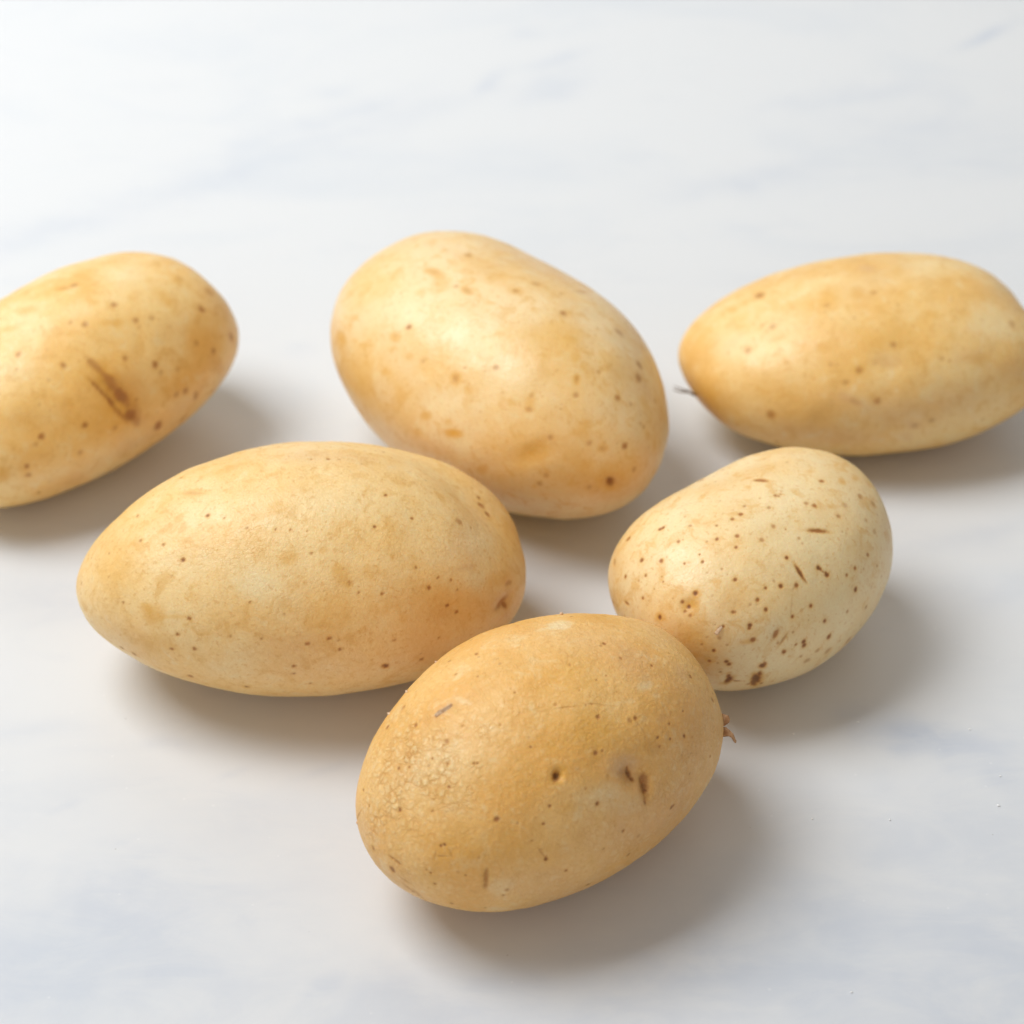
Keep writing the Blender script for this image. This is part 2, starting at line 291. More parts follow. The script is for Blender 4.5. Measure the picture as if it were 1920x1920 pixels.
  ('d',736,-3443,3469,36,2,-19,-7,-15,-50,0.8),('d',560,-3133,4277,44,6,-3,22,-55,-95,1),('d',436,-3125,4327,231,21,-29,16,-89,-141,0.2),('d',797,-3322,3801,174,6,-86,-81,-156,-359,0.18),
  ('d',1256,-2844,4440,225,-3,-99,-68,-121,-131,0.14),('k',1422,-722,5538,889,-1106,-343,-467,-465,84,0.35),('k',-1452,-3415,1600,1610,-30,-354,271,338,-851,0.5),('k',1332,-3384,2803,1044,289,-375,430,106,-1309,0.4),
  ('h',678,-3226,4071,528,-13,-233,-128,-236,-399,1.3),('k',494,-3102,4346,333,33,-46,21,-118,-187,0.6),],
 'midleft': [('s',-2141,-2414,5528,-39,35,0,-32,-36,-19,0.9),('s',-2753,-3283,4896,-54,32,0,-24,-41,-41,1),('s',-3228,-2772,4986,-34,33,0,-27,-28,-27,0.6),('s',-3778,-2405,4846,-23,36,0,-29,-19,-25,0.6),
  ('s',1821,-3019,5389,-39,-19,0,16,-35,-21,0.8),('s',2131,-2098,5607,-26,-38,0,36,-24,-14,0.8),('s',2743,-2600,5272,-30,-36,0,32,-27,-22,0.8),('s',2762,-3687,4618,-38,-20,0,14,-27,-31,0.7),
  ('s',3044,-3939,4175,-54,-28,0,16,-30,-51,0.8),('s',3582,-3646,4135,-30,-21,0,12,-17,-31,0.8),('s',3274,-3715,4292,-26,-17,0,10,-15,-25,0.8),('s',1918,-4248,4326,-41,-11,0,6,-23,-35,0.8),
  ('s',3502,-4011,3646,-44,-24,0,9,-17,-47,0.9),('s',3735,-3978,3394,-39,-24,0,7,-11,-44,0.8),('s',-2670,-4196,3823,-53,22,0,-8,-20,-53,0.8),('s',-2996,-4209,3362,-44,19,0,-4,-9,-47,0.8),
  ('s',-2624,-4396,3030,-51,18,0,-1,-2,-54,0.8),('s',-3167,-4179,2881,-46,21,0,0,0,-50,0.7),('s',-1740,-4580,3527,-43,10,0,-2,-10,-43,0.5),('s',-986,-4721,3515,-36,5,0,-1,-9,-36,0.6),
  ('s',94,-4826,3393,-54,1,0,0,-9,-54,0.8),('s',614,-4796,3491,-55,-3,0,1,-12,-53,0.8),('s',854,-4836,3171,-55,-4,0,0,-6,-55,0.8),('s',854,-4795,3432,-36,-3,0,0,-7,-36,0.6),
  ('s',-260,-4850,2739,-49,2,0,0,3,-49,0.9),('s',-285,-4816,2483,-43,3,0,1,8,-42,0.7),('s',-2780,-4117,1965,-73,30,0,13,32,-70,0.7),('s',-1439,-4450,1833,-59,12,0,6,27,-53,0.8),
  ('s',2148,-4638,3205,-37,-9,0,1,-6,-38,0.6),('s',-1205,-4330,4349,-36,6,0,-3,-19,-31,0.6),('s',-4286,-3304,3688,-33,29,0,-12,-13,-40,0.6),('s',-4154,-3454,2160,-59,43,0,14,20,-69,0.6),
  ('s',108,-4728,2090,-37,1,0,0,12,-35,0.6),('s',794,-851,5857,43,-25,0,24,42,-9,0.7),('s',391,-870,5889,30,-9,0,9,29,-5,0.7),('s',-1189,-2988,5506,-35,12,0,-10,-32,-16,0.6),
  ('s',-162,-3142,5522,-30,2,0,-2,-27,-14,0.7),('s',230,-3192,5497,-24,-1,0,1,-21,-11,0.6),('s',-524,-3110,5520,-30,5,0,-4,-27,-14,0.7),('s',296,-3664,5195,-30,-1,0,1,-24,-18,0.8),
  ('s',4565,-262,3717,4,-101,0,79,3,-63,0.7),('s',4708,-482,3611,12,-102,0,77,9,-68,0.7),('s',3904,-2144,4706,-14,-114,0,88,-11,-72,0.5),('s',4521,13,3751,-1,-54,0,42,-1,-33,0.8),
  ('s',1363,-4289,4437,-24,-4,0,2,-14,-20,0.8),('s',3727,-3730,3892,-30,-22,0,11,-15,-32,0.6),('s',3245,-4313,2930,-33,-14,0,1,-1,-36,0.8),('s',2795,-4435,2375,-55,-17,0,-3,11,-57,0.7),
  ('s',-408,-4560,4117,-30,2,0,-1,-13,-27,0.4),('s',1072,-866,5828,24,-20,0,20,24,-6,0.5),('s',-1731,-2618,5560,-27,17,0,-15,-25,-12,0.6),('s',-2810,-636,5349,31,43,0,-38,28,-24,0.5),
  ('s',-3873,-1567,4954,-1,49,0,-42,-1,-26,0.5),('d',1910,-4673,2442,80,19,-22,-2,15,-78,1),('d',4916,-3089,2858,45,39,-85,-190,-268,-5,0.55),('d',4984,-3025,2734,62,73,-65,-2,-21,-96,0.75),
  ('d',5078,-2646,3131,79,145,-51,42,18,-80,0.4),('d',1163,-4173,4630,48,3,-6,-4,-47,-55,0.4),('d',-2439,-1592,5586,284,-130,82,1,-58,-2,0.15),('a',-445,-2582,5743,231,71,35,49,-175,-56,0.45),
  ('a',-937,-2742,5645,301,10,40,12,-94,-34,0.25),('a',-250,-3702,5161,256,78,71,73,-147,-111,0.6),('a',963,-4041,4809,184,53,30,74,-162,-181,0.55),('a',1113,-4195,4613,108,5,-12,-6,-75,-95,0.4),
  ('a',-3554,-3831,3680,242,-143,-11,-97,-50,-236,0.7),('a',-3697,-3668,3833,158,-76,53,-7,-44,-90,0.6),('a',-3025,-4057,3794,372,-137,89,-3,-18,-48,0.4),('a',-2439,-1572,5586,376,-122,111,10,-158,-3,0.5),
  ('a',-398,-4473,4279,180,-13,-1,-9,-87,-147,0.4),('a',-926,-4564,3998,72,-9,3,-4,-31,-69,0.5),('a',3548,-4039,3522,1128,425,-435,-22,-228,-528,0.45),('a',2611,-4075,4254,1102,243,-276,-27,-329,-437,0.25),
  ('a',2396,-4444,3704,164,57,16,33,-33,-109,0.4),('a',523,-4605,4050,902,10,-71,-29,-243,-505,0.25),('a',499,-1612,5921,183,47,-7,10,-112,-7,0.4),('a',4844,-2828,3435,334,456,-174,91,-34,-188,0.6),
  ('a',3288,-1106,5088,424,-99,-267,-121,-519,199,0.3),('a',3047,-4345,2361,630,298,-305,-4,121,-597,0.4),('a',-1601,-849,5747,352,120,47,28,-163,33,0.3),('a',-606,-1467,5918,466,199,32,20,-99,1,0.3),
  ('a',-4465,-2844,4038,385,-305,141,-220,-574,-768,0.3),('a',-4732,-1656,4289,362,-757,305,-456,-354,-471,0.3),('a',5223,-469,3101,296,568,-382,108,-1135,-64,0.4),('a',-3551,-3990,2932,383,-208,152,-28,15,-335,0.3),
  ('k',828,-682,5822,1612,-7,-165,-12,-359,81,0.4),('k',4041,-2818,4400,515,324,-294,-29,-395,-157,0.3),('k',4951,-3046,2836,414,463,-416,-11,-125,-385,0.5),('k',4011,-3220,4171,254,171,-101,10,-62,-60,0.5),
  ('k',-237,-4814,3406,845,-42,-24,-19,-59,-348,0.35),('k',2752,-4452,3285,1175,410,117,228,-84,-852,0.4),('k',-4203,-3559,2607,678,-425,-468,-302,313,-624,0.3),('k',87,-4850,2607,1824,-30,-106,-25,80,-557,0.25),
  ('k',4341,-1193,4133,468,-194,-395,-321,-1135,538,0.3),('k',4684,954,3445,381,-249,-257,-168,-598,278,0.3),('p',-941,-4100,4713,572,-70,18,-16,-212,-254,0.65),('p',4217,-3331,3850,267,92,-216,-106,-225,-123,0.7),
  ('p',4466,-2074,4177,514,638,-540,-58,-796,36,0.5),('p',-1949,-3596,4954,1521,-341,175,-15,-283,-237,0.3),('p',891,-2620,5702,1093,40,-102,-18,-422,-135,0.3),('p',-1929,-4568,2506,494,-140,87,-26,74,-389,0.3),
  ('p',962,-18,5595,377,57,-65,-4,-282,99,0.4),('n',-1570,-3374,5218,1579,-323,154,-22,-529,-351,0.6),('n',106,-4868,3027,2421,-58,-123,-45,-16,-950,0.4),('n',4285,-1999,4369,1026,1351,-1133,-126,-1799,232,0.4),
  ('e',4937,-3062,2850,250,346,-18,133,112,-264,0.9),('h',-398,-4473,4279,240,-18,-2,-13,-124,-210,0.15),('h',3575,-4072,3387,754,300,-306,-18,-165,-503,0.8),],
 'speck': [('s',-745,-2189,4461,-57,7,0,-6,-48,-31,1),('s',-2582,479,4361,27,46,0,-40,23,-26,0.9),('s',-2510,438,4406,26,44,0,-39,23,-23,0.9),('s',-2990,1199,3746,54,65,0,-41,33,-66,0.7),
  ('s',-2104,-107,4649,13,42,0,-40,13,-13,0.5),('s',-1669,-582,4775,-4,38,0,-37,-4,-8,0.6),('s',-1261,-657,4845,-12,57,0,-57,-12,-9,0.7),('s',-999,-653,4878,-12,57,0,-57,-12,-7,0.8),
  ('s',-747,-457,4903,11,49,0,-49,11,-4,0.5),('s',-290,-856,4920,-45,23,0,-23,-45,-5,0.5),('s',105,-582,4947,-43,27,0,-27,-43,-2,0.6),('s',168,-638,4946,-41,11,0,-11,-41,-2,0.5),
  ('s',1492,-669,4858,-41,-51,0,50,-40,-14,0.7),('s',2271,-1273,4445,-64,-63,0,52,-53,-50,0.4),('s',786,-1292,4820,-65,-23,0,22,-62,-19,0.7),('s',624,-1154,4869,-60,-17,0,17,-58,-14,0.5),
  ('s',1604,-1472,4605,-73,-46,0,41,-64,-40,0.3),('s',1219,-1718,4582,-66,-29,0,25,-58,-36,0.5),('s',-557,-1383,4818,-58,13,0,-13,-56,-15,0.5),('s',-1480,-1162,4754,-40,42,0,-41,-38,-15,0.7),
  ('s',-1910,-925,4693,-24,49,0,-47,-23,-15,0.8),('s',-1686,-1396,4655,-38,32,0,-30,-36,-17,0.8),('s',-1038,-1563,4722,-55,22,0,-20,-51,-20,0.5),('s',-2579,-294,4484,4,45,0,-41,4,-19,0.6),
  ('s',-3322,199,3905,15,65,0,-44,10,-50,0.9),('s',-3122,-332,4161,2,61,0,-49,2,-38,0.8),('s',-2458,-985,4496,-12,32,0,-29,-11,-14,0.7),('s',-2513,-1189,4429,-21,41,0,-36,-19,-21,0.8),
  ('s',-2836,-889,4321,-9,34,0,-29,-7,-18,0.7),('s',-2265,-1618,4398,-23,23,0,-20,-20,-17,0.4),('s',-3626,427,3364,13,50,0,-19,5,-48,0.8),('s',-3496,-204,3777,4,44,0,-26,2,-35,0.7),
  ('s',-3329,-652,3972,-2,26,0,-19,-1,-18,0.6),('s',-3373,-773,3914,-3,21,0,-14,-2,-16,0.7),('s',-3753,-458,3354,0,42,0,-16,0,-38,0.8),('s',-2139,-1989,4265,-41,27,0,-22,-34,-29,0.9),
  ('s',-3016,-1606,3970,-36,56,0,-40,-25,-47,1),('s',-3310,-1486,3752,-23,48,0,-31,-15,-41,0.8),('s',-3254,-1670,3705,-33,57,0,-35,-20,-52,1),('s',-3294,-1806,3550,-28,41,0,-22,-15,-42,0.6),
  ('s',-3351,-1657,3595,-21,36,0,-20,-12,-34,0.6),('s',-3726,-1176,3250,-14,62,0,-23,-5,-59,1),('s',-1586,-2485,4091,-39,13,0,-10,-29,-29,0.9),('s',-1222,-2601,4070,-61,12,0,-9,-43,-45,1),
  ('s',-824,-2721,4005,-62,6,0,-4,-41,-47,0.8),('s',-63,-2608,4132,-68,-5,0,4,-48,-48,1),('s',-19,-2636,4099,-51,-4,0,3,-35,-37,0.9),('s',96,-2763,3941,-71,-7,0,5,-44,-56,1),
  ('s',93,-2729,3984,-42,-4,0,3,-27,-32,0.9),('s',1582,-2509,3738,-51,-23,0,12,-26,-48,0.7),('s',1855,-2596,3321,-34,-17,0,6,-12,-36,0.5),('s',986,-2732,3732,-48,-15,0,8,-25,-43,0.7),
  ('s',672,-2822,3718,-49,-11,0,6,-26,-43,0.7),('s',861,-2988,3285,-63,-16,0,5,-21,-61,1),('s',-613,-3074,3503,-55,1,0,0,-24,-49,0.9),('s',-1178,-3067,3424,-50,7,0,-3,-22,-46,0.9),
  ('s',1245,-3008,2563,-59,-21,0,0,0,-63,0.5),('s',493,-3181,2883,-48,-9,0,2,-8,-48,0.5),('s',-286,-3254,2995,-60,-3,0,1,-14,-59,0.9),('s',-162,-3305,2479,-80,-5,0,0,-2,-80,0.9),
  ('s',-942,-3296,2676,-74,6,0,0,-5,-74,1),('s',-923,-3304,2573,-71,5,0,0,-3,-71,1),('s',-1171,-3272,2679,-41,5,0,0,-3,-42,0.7),('s',-1494,-3227,2569,-63,12,0,0,-2,-65,0.9),
  ('s',-1223,-3199,3050,-41,6,0,-2,-10,-40,0.5),('s',-1772,-2764,3711,-55,18,0,-10,-31,-47,0.9),('s',-1873,-2560,3915,-50,19,0,-13,-32,-41,0.8),('s',-2494,-2426,3715,-41,27,0,-16,-24,-40,0.7),
  ('s',-2453,-2452,3714,-35,22,0,-13,-21,-33,0.6),('s',-2229,-2767,3430,-54,24,0,-11,-24,-53,1),('s',-2257,-2788,3366,-46,21,0,-9,-19,-46,0.9),('s',-2232,-2918,3078,-67,28,0,-8,-19,-70,0.8),
  ('s',-2784,-2447,3423,-36,27,0,-12,-16,-40,0.8),('s',-2919,-2491,3150,-36,27,0,-9,-12,-43,0.4),('s',-3058,-2483,2828,-37,33,0,-6,-6,-49,0.9),('s',-3141,-2440,2508,-37,33,0,0,1,-50,0.7),
  ('s',-2824,-2691,2512,-48,32,0,0,0,-58,1),('s',-2767,-2726,2427,-45,30,0,1,2,-54,0.9),('s',-2903,-2586,2141,-33,25,0,5,6,-41,0.5),('s',-3252,-2264,2952,-25,28,0,-6,-5,-37,0.5),
  ('s',-2792,-2643,2992,-31,20,0,-5,-8,-36,0.4),('s',-749,-3252,1955,-101,3,0,1,27,-98,0.4),('s',-107,-3238,1955,-108,-10,0,-2,27,-105,0.4),('s',-490,-3301,2200,-68,-1,0,0,9,-68,0.4),
  ('s',-985,-3286,2231,-58,6,0,1,7,-58,0.4),('s',767,-3003,1695,-143,-40,0,-15,53,-138,0.4),('s',-3654,842,2278,19,53,0,7,-3,-56,0.6),('s',2006,-1863,4204,-43,-28,0,20,-30,-36,0.3),
  ('s',2147,-2062,3923,-64,-44,0,25,-37,-63,0.3),('s',2603,-1407,4164,-62,-67,0,47,-43,-66,0.3),('s',-167,-1915,4634,-45,0,0,0,-40,-20,0.4),('s',-330,-1590,4766,-26,2,0,-2,-24,-9,0.6),
  ('s',-2220,-1803,4334,-19,16,0,-13,-16,-14,0.3),('s',-2580,-1462,4315,-14,21,0,-18,-12,-13,0.3),('s',-3416,-1247,3741,-8,24,0,-15,-5,-20,0.4),('s',-3559,-668,3699,-2,25,0,-15,-1,-20,0.5),
  ('s',-1649,-3160,2868,-36,9,0,-2,-7,-36,0.4),('d',199,124,4903,122,-131,24,-40,-50,6,0.7),('d',290,0,4923,57,-50,8,-34,-43,4,0.5),('d',408,-1913,4607,229,-86,-68,-35,-39,-18,0.8),
  ('d',322,-1865,4639,87,-27,-20,-22,-30,-13,0.5),('d',-605,-2555,4189,47,3,5,29,-139,-126,0.95),('d',-552,-2704,4042,23,2,3,24,-78,-84,0.6),('d',25,-2696,4030,36,12,9,54,-52,-64,0.5),
  ('d',-3837,53,2871,2,-35,48,-15,-106,5,0.6),('d',-1669,-3094,3113,45,-23,-38,-80,-13,-106,0.65),('d',-1512,-3181,2917,21,-9,-22,-138,-1,-157,0.4),('d',-2007,-3075,2252,83,-30,24,30,1,-82,1),
  ('d',-1952,-3100,2310,52,-16,-13,10,4,-85,0.7),('d',-2028,-2915,1710,125,-33,-36,66,67,-205,1),('d',-1993,-2991,1873,58,-4,-54,-2,47,-145,0.9),('d',-2016,-2815,1507,84,-17,-29,73,79,-184,0.9),
  ('d',-2642,-2617,1743,48,15,-93,-56,117,-154,1),('d',-2679,-2655,1879,48,-33,1,36,36,-144,0.9),('d',-2479,-2713,1735,104,-56,-9,11,11,-36,0.5),('d',-3390,1183,3196,-17,-66,50,-63,-77,-40,0.4),
  ('d',-1139,-2963,3629,17,-6,-6,-94,-107,-203,0.15),('d',-896,-3069,3484,167,13,53,8,-8,-15,0.15),('a',2062,-791,4698,-4,-131,-30,-139,-65,30,0.7),('a',2654,-629,4482,74,-64,-58,-152,-119,55,0.6),
  ('a',1489,-226,4888,163,-70,-23,-71,-88,10,0.4),('a',2458,-102,4646,101,-3,-40,-81,-97,30,0.5),('a',651,-772,4930,82,-176,-23,-73,-53,-3,0.4),('a',-210,110,4885,66,-66,14,-44,-57,7,0.5),
  ('a',-3220,-1677,3737,189,-94,140,5,-175,-113,0.75),('a',-2993,-1630,3976,87,-88,22,-43,-64,-70,0.6),('a',-3726,-1176,3250,66,-152,77,-31,-49,-103,0.6),('a',-2370,-2865,3051,188,-86,20,1,-24,-69,0.6),
  ('a',-2528,-1744,4219,101,-84,12,-20,-29,-25,0.4),('a',39,673,4769,1319,-236,152,-212,-380,103,0.45),('a',-1652,1917,3815,623,-85,292,-180,-367,181,0.5),('a',-3432,1087,3225,-81,-363,256,-457,-485,-444,0.5),
  ('a',-3386,-2097,2976,360,-498,-90,-161,8,-493,0.7),('a',-2359,-2295,3936,452,-94,180,39,-348,-285,0.45),('a',-3215,-2337,2246,335,-375,115,78,62,-581,0.4),('a',1541,1202,4572,474,-219,56,-204,-282,125,0.4),
  ('a',1303,-2458,3962,345,6,-156,-146,-202,-178,0.2),('a',-980,-1498,4749,1377,43,167,-34,-220,-68,0.1),('a',2237,-680,4661,264,-400,-178,-491,-357,106,0.25),('a',-3707,738,2486,-104,-432,350,-14,-33,-303,0.4),
  ('a',-1021,-370,4873,281,14,31,-56,-178,2,0.2),('a',-1995,-2882,1613,203,-50,-62,138,143,-398,0.5),('k',-1633,-3121,3051,269,-113,-176,-115,-34,-228,0.2),('k',-3276,-1764,3609,110,-126,38,-41,-62,-99,0.3),
  ('k',-2892,-2443,3292,29,-35,-21,-66,0,-100,0.5),('k',-1044,-2295,4357,477,-200,-77,-127,-178,-141,0.1),('k',770,-2898,1467,575,56,75,160,92,-235,0.3),('k',-2181,-2263,960,361,-225,-9,105,118,-254,0.3),
  ('p',81,-2407,4306,1500,-358,-422,-509,-702,-531,0.55),('p',-1692,-3184,2522,1220,-297,-99,153,-31,-754,0.5),('p',382,-3194,2927,1202,85,-617,-71,-202,-921,0.45),('p',1912,638,4719,572,-323,-32,-472,-576,229,0.3),
  ('p',-1542,-3042,3332,175,-92,-130,-229,-69,-286,0.4),('p',-2920,-2411,3309,28,-35,-20,-83,-3,-118,0.9),('p',1604,-564,4851,889,-269,-200,-459,-574,21,0.3),('n',-3616,-109,3582,186,-798,467,-374,-553,-534,0.3),
  ('e',-3242,-1652,3730,150,-175,54,-75,-113,-155,0.55),('e',-1631,-3116,3073,190,-84,-122,-120,-39,-222,0.35),('e',-2066,-2953,1840,217,-64,-58,113,109,-415,0.5),('e',-2679,-2626,1812,138,-94,3,92,94,-338,0.4),
  ],
 'center': [('s',-620,-3175,5239,-88,22,0,-18,-69,-56,0.7),('s',-272,-1644,5908,-66,35,0,-34,-65,-11,0.4),('s',2636,-732,5783,50,-86,0,84,48,-22,0.55),('s',4646,-31,4642,76,-110,0,70,49,-103,0.5),
  ('s',5148,-1615,4689,-3,-93,0,69,-2,-63,0.55),('s',5801,-2141,3764,-23,-88,0,37,-10,-83,0.65),('s',5384,-1332,4441,8,-65,0,43,5,-50,0.3),('s',5314,-154,3861,44,-71,0,31,19,-76,0.3),
  ('s',5775,-1278,3873,13,-66,0,31,6,-60,0.35),('s',6049,-2019,3043,-14,-82,0,7,-1,-83,0.35),('s',4404,-3883,2905,-74,-38,0,-1,2,-83,0.4),('s',5453,-3139,2845,-50,-51,0,-1,1,-71,0.3),
  ('s',4553,-3791,3176,-63,-35,0,4,-7,-71,0.3),('s',4475,-1543,5167,-6,-67,0,58,-6,-33,0.25),('s',2366,-3179,5274,-81,-21,0,17,-67,-47,0.4),('s',340,-3733,4866,-64,7,0,-4,-42,-48,0.3),
  ('s',4459,-2494,4944,-50,-64,0,52,-40,-48,0.4),('s',3735,297,5129,123,-129,0,102,98,-109,0.35),('s',4423,-3481,4154,-68,-42,0,21,-34,-69,0.35),('s',5240,-2900,4018,-45,-54,0,27,-23,-61,0.35),
  ('s',-1072,-169,5811,90,32,0,-31,89,-16,0.5),('s',1170,-900,5949,83,-43,0,43,83,-7,0.4),('d',1474,-3770,4861,96,28,27,58,-71,-84,0.32),('d',4953,-435,4580,-21,134,-55,95,-53,-70,0.5),
  ('d',5810,-2671,2855,55,95,-30,2,3,-153,0.9),('d',5784,-2708,2991,33,56,-17,3,-2,-61,0.6),('d',4240,-2181,5177,41,46,-7,62,-78,-52,0.3),('d',3578,-3196,4934,58,18,-9,17,-75,-66,0.25),
  ('d',3683,-3443,4670,70,40,10,30,-36,-52,0.3),('d',113,-1660,5927,173,-25,4,35,-97,-11,0.2),('d',1251,-153,5832,84,93,-25,68,-91,19,0.25),('d',2017,899,5399,50,227,-113,85,-117,39,0.25),
  ('d',5500,-2700,3857,56,75,-17,21,-25,-63,0.25),('d',-1270,-1395,5836,259,9,37,67,-107,-3,0.12),('a',-883,-3433,4951,178,19,66,82,-97,-75,0.6),('a',-3031,-3259,3872,319,-106,226,187,-155,-102,0.75),
  ('a',-1072,-169,5811,95,99,-11,185,-220,46,0.5),('a',-1094,-795,5875,83,125,2,160,-160,22,0.4),('a',-2481,-70,5617,131,61,22,165,-190,58,0.4),('a',-1257,-1410,5836,387,15,55,114,-183,-6,0.7),
  ('a',-732,-1703,5858,246,112,45,203,-239,-18,0.5),('a',102,-1647,5928,253,-37,7,54,-153,-17,0.6),('a',-1017,-2213,5690,91,90,47,116,-86,-13,0.4),('a',1170,-900,5949,87,89,-9,124,-152,6,0.5),
  ('a',1251,-153,5832,112,125,-34,106,-142,29,0.5),('a',3424,-1358,5620,88,118,-25,103,-131,-33,0.5),('a',3844,-1724,5446,92,112,-20,87,-109,-50,0.55),('a',4240,-2181,5177,74,84,-13,93,-117,-79,0.6),
  ('a',1474,-3770,4861,181,53,52,88,-106,-125,0.6),('a',1956,-3835,4741,135,43,37,53,-65,-89,0.45),('a',-767,-4012,4172,225,-1,100,48,-59,-98,0.6),('a',-143,-3723,4804,134,19,48,53,-64,-67,0.35),
  ('a',-1870,-3581,4353,274,-36,119,27,-42,-54,0.4),('a',-2332,-3464,4218,136,-22,70,32,-38,-42,0.4),('a',3197,-3560,4748,119,60,21,48,-59,-81,0.6),('a',3631,-3340,4792,116,36,-18,34,-178,-175,0.5),
  ('a',4,-4280,3858,246,4,109,42,-54,-140,0.4),('a',979,-4392,3765,214,20,87,26,-34,-107,0.7),('a',747,-4495,3178,166,-1,77,7,-12,-117,0.6),('a',1925,-4408,3645,257,42,72,12,-31,-115,0.9),
  ('a',1717,-4353,3863,127,24,45,23,-29,-86,0.4),('a',2881,-4375,2907,160,30,59,-3,2,-168,0.5),('a',5500,-2700,3857,93,126,-29,37,-44,-107,0.5),('a',5001,-2926,4262,151,148,-14,95,-117,-199,0.5),
  ('a',4151,-3856,3713,664,446,323,172,-56,-339,0.75),('a',3900,-2117,5346,695,743,-95,935,-1171,-667,0.25),('a',5480,-3098,3087,824,908,-138,47,-39,-712,0.6),('a',2879,-4287,3613,481,132,150,92,-115,-518,0.35),
  ('a',-2751,-3569,3196,824,-365,751,1021,-546,-308,0.45),('a',-1340,-4134,2848,741,-275,786,837,-234,-334,0.3),('a',-233,-517,5901,1257,-238,74,239,-491,74,0.35),('a',5810,-2671,2855,247,428,-134,8,9,-509,0.7),
  ('a',3256,-1797,5627,356,364,-39,388,-484,-186,0.3),('a',6077,-1805,3058,86,374,-307,30,-360,-490,0.4),('a',-3451,385,5231,384,517,99,260,-254,103,0.3),('a',1732,-4510,2948,880,36,-9,-87,-2,-213,0.3),
  ('k',452,1223,5376,1724,115,-211,348,-591,212,0.45),('k',2017,899,5399,137,331,-176,187,-270,92,0.3),('k',5240,-373,4188,-51,195,-88,151,-10,-210,0.4),('k',2463,1825,4605,593,-26,-275,435,-952,403,0.2),
  ('k',5802,-2586,2431,381,591,139,2,187,-471,0.35),('k',781,-4504,2880,1015,-60,181,-116,17,-304,0.3),('k',5363,-35,3615,-105,414,-278,755,-990,-370,0.3),('k',4987,-435,4545,-55,501,-243,491,-461,-266,0.25),
  ('p',-1242,-2713,5418,681,743,586,865,-482,-87,0.5),('p',2678,-3242,5170,939,338,31,235,-452,-375,0.45),('p',2270,-4427,3407,321,54,120,40,-53,-329,0.5),('p',5707,-1362,4014,54,356,-176,303,-382,-394,0.3),
  ('p',525,-3031,5468,835,282,210,280,-334,-197,0.3),('p',1512,-4222,4195,793,169,266,136,-169,-343,0.3),('p',-1749,635,5596,320,449,-91,439,-521,177,0.3),('p',2442,1168,5159,556,-172,-78,337,-748,302,0.25),
  ('e',5810,-2671,2855,123,214,-67,4,5,-255,1.5),('h',4151,-3856,3713,604,405,294,161,-53,-316,0.5),],
 'right': [('s',-2974,-1493,3905,-42,93,0,-85,-38,-42,0.35),('s',-3691,-1910,3429,-49,82,0,-66,-39,-56,0.35),('s',-161,-975,4574,-54,76,0,-76,-54,-9,0.3),('s',119,-2768,4069,-93,4,0,-3,-79,-49,0.45),
  ('s',-1612,-3016,3657,-73,24,0,-18,-55,-51,0.25),('s',-400,-3774,2903,-103,6,0,-2,-40,-95,0.45),('s',-1237,-3427,3329,-90,18,0,-11,-55,-73,0.3),('s',1139,-3850,2247,-89,-12,0,0,0,-89,0.35),
  ('s',3604,-1768,3901,-78,-120,0,103,-67,-74,0.3),('s',1396,-3090,3764,-73,-12,0,9,-53,-51,0.25),('s',-3113,151,3866,48,135,0,-125,45,-54,0.6),('s',-866,-3261,3593,-101,17,0,-12,-72,-72,0.5),
  ('s',-3183,-3300,2243,-119,57,0,-6,-13,-131,0.5),('s',-1489,-1251,4373,-45,84,0,-81,-44,-21,0.25),('d',-3113,151,3866,99,3,38,1,-140,20,0.3),('d',-863,-3235,3619,98,-47,-30,-29,-37,-41,0.3),
  ('d',-1016,-3721,2893,144,-37,-45,-24,-25,-65,0.25),('d',667,-3899,2144,97,8,-10,10,6,-95,0.25),('a',-3113,151,3866,159,4,60,3,-280,40,0.5),('a',-3898,-19,3532,134,-26,73,7,-193,19,0.55),
  ('a',-3494,58,3720,190,62,78,11,-111,18,0.3),('a',-1358,-905,4422,349,-115,61,-81,-523,-30,0.5),('a',-569,-895,4539,183,-41,19,-46,-281,-15,0.55),('a',-161,-975,4574,113,-19,8,-29,-172,-12,0.4),
  ('a',695,87,4573,147,-15,4,-55,-288,36,0.3),('a',-865,-3254,3600,173,-22,7,-9,-104,-103,0.5),('a',-1770,-2567,3921,271,-88,18,-28,-134,-82,0.6),('a',-2307,-2337,3881,346,-114,62,-12,-106,-53,0.4),
  ('a',-3183,-3300,2243,156,-69,43,7,-23,-164,0.5),('a',-2742,-3470,2345,138,-47,28,5,-22,-125,0.35),('a',1862,-551,4558,249,29,-29,-49,-249,6,0.4),('a',2605,-128,4411,214,73,-56,-63,-291,39,0.35),
  ('a',2227,-1775,4342,155,23,-22,-28,-162,-42,0.3),('a',1176,-1990,4405,239,5,-13,-30,-187,-61,0.3),('a',660,-1274,4579,236,-12,-2,-40,-236,-31,0.3),('a',2487,-2954,3621,306,56,-52,-12,-117,-108,0.4),
  ('a',-308,-2450,4216,1512,-314,-17,-129,-590,-281,0.5),('a',-2941,-3149,2924,823,-469,-97,-199,-228,-488,0.45),('a',-4908,-1658,1826,188,-566,688,467,-1028,-141,0.8),('a',-5220,-507,2273,164,-362,242,-35,-428,-355,0.4),
  ('a',-2072,728,4084,1033,33,265,-31,-443,103,0.3),('a',-111,362,4493,1020,-268,130,-117,-637,97,0.35),('a',-1842,-1172,4304,99,-37,20,-24,-161,-18,0.3),('k',-106,387,4489,204,-54,27,-48,-259,42,0.5),
